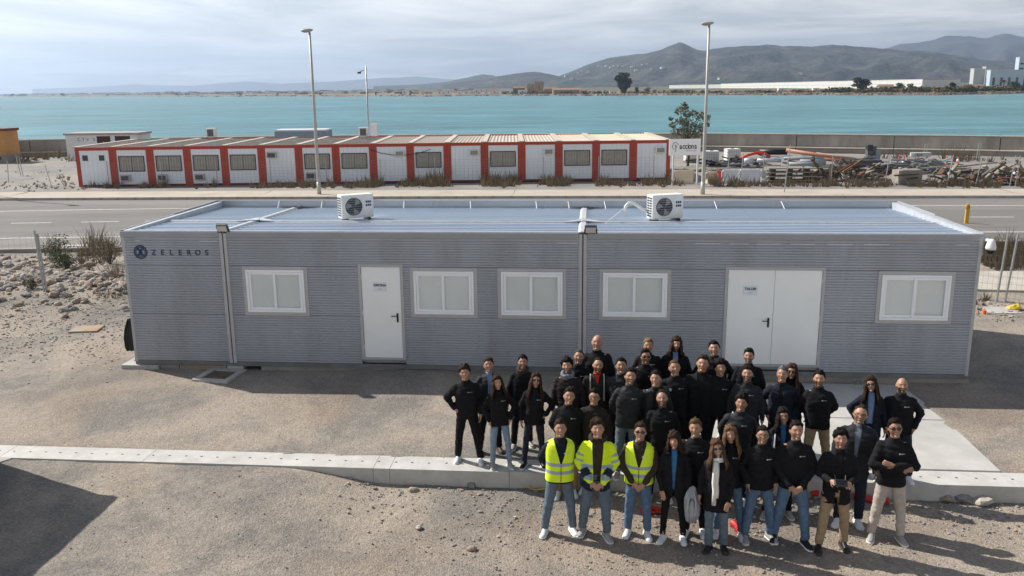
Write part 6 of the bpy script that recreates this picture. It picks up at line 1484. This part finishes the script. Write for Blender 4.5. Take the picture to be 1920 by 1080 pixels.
P = [
 dict(id=1, px=(876,685), H=1.70, arms=('side2','hip'), tr=TBLK, shoe=WS, hair='wavy', hc=BR, st=.10, label='person in black fleece, black trousers and white trainers, leftmost of the left group'),
 dict(id=2, px=(915,674), H=1.68, arms='side', jk=SOFT, open=(.03,.045), shirt=SHIRT_L, hem=.70, tr=TBLK, shoe=BS, hair='short', hc=BR, logo=0, label='person in open dark coat over light blue shirt, second in the left group'),
 dict(id=3, px=(938,706), H=1.58, f=1, arms='pocket', tr=JEAN_L, slim=.82, shoe=GS, hair='long', hc=BR, hl=.30, st=.06, label='person in black jacket and light blue jeans, hands in pockets, left group'),
 dict(id=4, px=(977,668), H=1.66, arms='side', jk=FLEECE, tr=TBLK, shoe=GS, hair='short', hc=BK, extra=('scarf_brown',), logo=0, beard=.4, label='person in dark jacket with brown scarf at the back of the left group'),
 dict(id=5, px=(999,700), H=1.62, f=1, arms=('hip','side2'), tr=JEAN_D, slim=.85, shoe=KW, hair='long', hc=(.05,.028,.018), hl=.40, glasses='sun', st=.07, label='person in black with sunglasses, hand on hip, rightmost of the left group'),
 dict(id=6, px=(1123,629), H=1.88, arms='side', hair='bald', hc=BR, bulk=1.05, label='tall person in black fleece standing furthest left in the back row'),
 dict(id=7, px=(1083,657), H=1.75, arms='behind', hair='crop', hc=GDK, beard=.5, label='person in black fleece just in front of the tall one at the back'),
 dict(id=8, px=(1069,674), H=1.75, jk=FLEECE_B, arms='side', hair='curly', hc=BK, beard=.6, extra=('scarf_grey',), label='person in brownish black fleece with grey scarf, left edge of the main group'),
 dict(id=9, px=(1121,672), H=1.75, jk=FLEECE_B, arms='side', hair='recede', hc=BK, beard=.7, extra=('straps','vneck'), shirt=SHIRT_R, logo=0, label='person in dark fleece showing a red shirt and grey backpack straps'),
 dict(id=10, px=(1169,673), H=1.78, jk=SOFT, arms='behind', hair='short', hc=BK, label='person in dark softshell right of the one with the red shirt'),
 dict(id=11, px=(1207,657), H=1.75, arms='side', hair='short', hc=BK, glasses='sun', beard=.45, label='person in black with sunglasses in the third row, below the two at the back'),
 dict(id=12, px=(1220,636), H=1.75, arms='behind', hair='short', hc=BLD, label='person in black fleece second from left in the back row'),
 dict(id=13, px=(1267,634), H=1.78, arms='side', open=(.01,.045), shirt=SHIRT_L, hair='manlong', hc=BR, beard=.8, logo=0, label='person in black jacket over blue shirt collar, middle of the back row'),
 dict(id=14, px=(1344,642), H=1.78, arms='pocket', hair='short', hc=BK, beard=.3, bulk=1.06, label='person in black jacket, hands in pockets, left of the double door'),
 dict(id=15, px=(1272,676), H=1.75, arms='behind', hair='crop', hc=LBR, bulk=1.07, label='broad person in black fleece with two chest emblems, centre of the group'),
 dict(id=16, px=(1228,696), H=1.75, jk=SOFT, arms='side', open=(.012,.03), shirt=SHIRT_D, hair='short', hc=BK, logo=0, label='person in open dark jacket over black top, centre left of the group'),
 dict(id=17, px=(1061,730), H=1.80, arms='behind', hair='short', hc=BK, tr=KH2, smile=True, label='person in black fleece directly behind the leftmost yellow vest'),
 dict(id=18, px=(1113,730), H=1.77, jk=FLEECE_B, arms='side', hair='short', hc=BK, glasses='clear', tr=JEAN_G, label='person in dark brown fleece and glasses behind the yellow jacket'),
 dict(id=19, px=(1175,724), H=1.80, jk=SOFT, arms='behind', hair='short', hc=BK, beard=.45, tr=JEAN_G, shoe=GS, label='person in dark softshell behind the yellow vest with sunglasses'),
 dict(id=20, px=(1240,735), H=1.80, arms='side', hair='recede', hc=BR, beard=.75, tr=TBLK, label='person in wrinkled black jacket right of the sunglasses vest, second row'),
 dict(id=21, px=(1310,701), H=1.83, jk=FLEECE, arms='side', open=(.02,.06), shirt=SHIRT_D, hair='short', hc=BR, bulk=1.1, hem=.72, logo=0, label='large person in open black coat over dark top near the middle'),
 dict(id=22, px=(1347,677), H=1.76, arms='behind', hair='curly', hc=BK, label='person in black fleece in front of the one left of the double door'),
 dict(id=23, px=(1408,655), H=1.75, arms='side', hair='short', hc=BK, beard=.6, label='person in black fleece standing in front of the double door'),
 dict(id=24, px=(1402,688), H=1.75, arms='side', jk=GREYC, hair='short', hc=BK, beard=.7, label='person in charcoal fleece one row before the double door'),
 dict(id=25, px=(1471,685), H=1.75, jk=NAVYC, arms='pocket', open=(.008,.03), shirt=SHIRT_D, hair='short', hc=GRY, logo=0, label='person in navy jacket behind the one with the striped shirt'),
 dict(id=26, px=(1488,717), H=1.66, f=1, arms='side', open=(.055,.07), shirt=SHIRT_D, hair='long', hc=(.06,.032,.02), hl=.36, glasses='sun', extra=('stripes',), hem=.7, logo=0, label='person in dark coat with sunglasses and white striped shirt'),
 dict(id=27, px=(1385,740), H=1.80, arms='behind', jk=SOFT, hair='curly', hc=BK, tr=JEAN_D, label='person in dark fleece behind the glasses wearer, second row'),
 dict(id=28, px=(1543,698), H=1.76, arms='behind', hair='short', hc=BK, beard=.75, tr=KHAKI, shoe=BS, st=.07, label='person in black fleece and khaki trousers on the pale slab'),
 dict(id=29, px=(1636,709), H=1.66, f=1, arms=('side','hip'), jk=NAVYC, open=(.045,.05), shirt=SHIRT_L, hair='long', hc=BR, hl=.34, glasses='sun', hem=.72, tr=TBLK, logo=0, roll=-.15, label='person in navy coat over blue shirt with sunglasses at the right'),
 dict(id=30, px=(1698,710), H=1.68, arms='pocket', hair='bald', hc=BK, beard=.85, tr=JEAN_D, bulk=1.04, label='person in black fleece, hands in pockets, rightmost on the pale slab'),
 dict(id=34, px=(1310,787), H=1.78, arms='side', hair='short', hc=LBR, tr=TBLK, extra=('collar',), collar=SHIRT_L, label='person in black fleece with shirt collar between the blue blouse and white scarf'),
 dict(id=33, px=(1376,802), H=1.68, f=1, arms='side', hair='long', hc=(.17,.10,.05), hl=.34, tr=JEAN, label='person in black jacket just behind the one with the white scarf'),
 dict(id=32, px=(1468,768), H=1.72, f=1, arms='side', jk=NAVYC, open=(.02,.036), shirt=SHIRT_B, hair='long', hc=BK, hl=.26, glasses='clear', extra=('strap_bag',), tr=TBLK, shoe=GS, logo=0, label='person in dark jacket with white bag strap between the two in jeans'),
 dict(id=31, px=(1607,762), H=1.86, arms='side', jk=GREYC, open=(.012,.04), shirt=SHIRT_G, hair='recede', hc=BR, glasses='clear', beard=.4, bulk=1.08, tr=JEAN_D, shoe=WS, hem=.78, logo=0, label='large person in dark coat and white trainers behind the controller holder'),
 dict(id=35, px=(1048,789), H=1.76, hivis='vest', jk=NAVYC, arms='behind', hair='short', hc=BR, tr=JEAN_G, shoe=WS, st=.11, smile=True, label='person in yellow vest and grey blue jeans, arms behind, leftmost in front'),
 dict(id=36, px=(1117,790), H=1.78, hivis='jacket', arms='clasp', open=(.05,.075), shirt=HOOD, hair='wavy', hc=BR, tr=JEAN_G, shoe=GS, extra=('hood',), hem=.74, st=.07, bulk=1.05, smile=True, label='person in long open yellow jacket over brown hoodie, front row'),
 dict(id=37, px=(1200,794), H=1.74, hivis='vest', jk=HOOD, arms='clasp', hair='short', hc=BR, glasses='sun', tr=JEAN, shoe=WS, extra=('collar',), collar=SHIRT_W, st=.05, smile=False, label='person in yellow vest over brown hoodie with sunglasses, hands clasped'),
 dict(id=38, px=(1268,813), H=1.65, f=1, arms=('side2','thigh'), open=(.016,.042), shirt=SHIRT_B, hair='bob', hc=BR, tr=TBLK, slim=.8, shoe=WS, hem=.76, logo=0, st=.06, label='person in black blazer over blue blouse carrying a grey coat'),
 dict(id=39, px=(1352,828), H=1.64, f=1, arms=('thigh','side'), jk=FLEECE, hem=.66, hair='long', hc=(.11,.06,.032), hl=.28, glasses='sun', extra=('scarf_white',), tr=JEAN_G, slim=.95, flare=1.15, shoe=KS, logo=0, st=.02, yaw=.2, label='person in long black coat with white scarf and sunglasses'),
 dict(id=40, px=(1432,803), H=1.72, arms='pocket', hair='short', hc=BK, glasses='clear', beard=.3, tr=JEAN, shoe=GS, st=.09, turn=.2, yaw=-.2, label='person in black fleece, glasses and blue jeans, hands in pockets'),
 dict(id=41, px=(1495,793), H=1.83, arms='clasp', hair='short', hc=BK, beard=.25, tr=JEAN, shoe=KW, st=.10, smile=True, label='tall person in black fleece and blue jeans with hands clasped'),
 dict(id=42, px=(1575,810), H=1.76, arms='hold', hair='curly', hc=BK, beard=.45, tr=KHAKI, shoe=KS, open=(.03,.05), shirt=SHIRT_D, hem=.72, st=.08, logo=0, label='person in black jacket and khaki trousers holding a controller'),
 dict(id=43, px=(1681,787), H=1.84, arms='cross', hair='short', hc=BK, glasses='sun', tr=BEIGE, shoe=GS, st=.09, skin=(.30,.165,.105), label='person with crossed arms, sunglasses and beige trousers, rightmost in front'),
]
for sp in P: person(sp)
BYID = {q['id']: q for q in P}
# second emblem on the broad one's fleece
r_ = BYID[15]['root']; MB().ell((-.085,-.142,1.31),(.02,.004,.026),None,10,6).build('chest_emblem', MATS['chest_white'], r_); 
# the controller in the hands
q = BYID[42]['root']; M_ = q.matrix_world if False else Matrix.Translation(q.location) @ Matrix.Rotation(q.rotation_euler.z, 4, 'Z') @ Matrix.Diagonal((*q.scale, 1))
c = M_ @ Vector((0,-.345,1.155)); ctl = thing('remote_controller', 'dark handheld drone controller held in both hands', 'controller', c, q.rotation_euler.z); R_ = Matrix.Rotation(.5, 4, 'X')
MB().box(-.085,.085,-.05,.05,-.022,.022,R_).build('casing', DARK, ctl, bev=.012); MB().box(-.065,.065,-.035,.035,.0225,.026,R_).build('screen', LENS, ctl)
for x in (-.06,.06): MB().tube(R_ @ Vector((x,.03,.022)), R_ @ Vector((x,.03,.045)), .006).build('stick', BLACK, ctl); MB().tube(R_ @ Vector((x,.05,0)), R_ @ Vector((x*1.2,.12,.02)), .007).build('antenna', BLACK, ctl)
# the grey coat over an arm
q = BYID[38]['root']; M_ = Matrix.Translation(q.location) @ Matrix.Rotation(q.rotation_euler.z, 4, 'Z') @ Matrix.Diagonal((*q.scale, 1)); c = M_ @ Vector((.27,-.10,.44)); gc = thing('grey_coat', 'light grey folded coat hanging from a hand in the front row', 'coat', c, q.rotation_euler.z)
mb = MB(); mb.loft([[(w*math.cos(2*PI*j/18)+.012*math.sin(z*14), t_*math.sin(2*PI*j/18)+.010*math.sin(3*j+z*20), z) for j in range(18)] for z, w, t_ in ((-.06,.03,.02),(-.03,.075,.04),(.06,.105,.055),(.18,.115,.06),(.30,.105,.06),(.40,.08,.05),(.47,.05,.035),(.50,.02,.02))]); mb.build('outer_fold', GREYCOAT, gc, True)
mb = MB(); mb.loft([[(w*math.cos(2*PI*j/14)+.0, -.05-.02*math.sin(2*PI*j/14)*.8, z0+h_*math.sin(2*PI*j/14)) for j in range(14)] for w, h_, z0 in ((.045,.15,.2),(.03,.11,.2))]); mb.build('lining', SHIRT_G, gc, True)
for x_ in (-.06, .06): MB().path([(x_*.6,-.058,-.02),(x_,-.066,.15),(x_*.9,-.064,.3),(x_*.3,-.04,.46)], [.012,.02,.018,.01], 8).build('fold_edge', GREYCOAT, gc, True)
# ------------------------------------------------------------------ haze over the bay
hm = bpy.data.materials.new('haze_air'); hm.use_nodes = True; t = hm.node_tree
for q in list(t.nodes): t.nodes.remove(q)
pv = t.nodes.new('ShaderNodeVolumePrincipled'); pv.inputs['Color'].default_value = (.57,.74,1,1); pv.inputs['Density'].default_value = 8.2e-5; pv.inputs['Anisotropy'].default_value = .5
ou = t.nodes.new('ShaderNodeOutputMaterial'); t.links.new(pv.outputs[0], ou.inputs['Volume'])
o = MB().box(-20000, 20000, -400, 25500, -40, 1000).build('haze', hm); stuff(o)
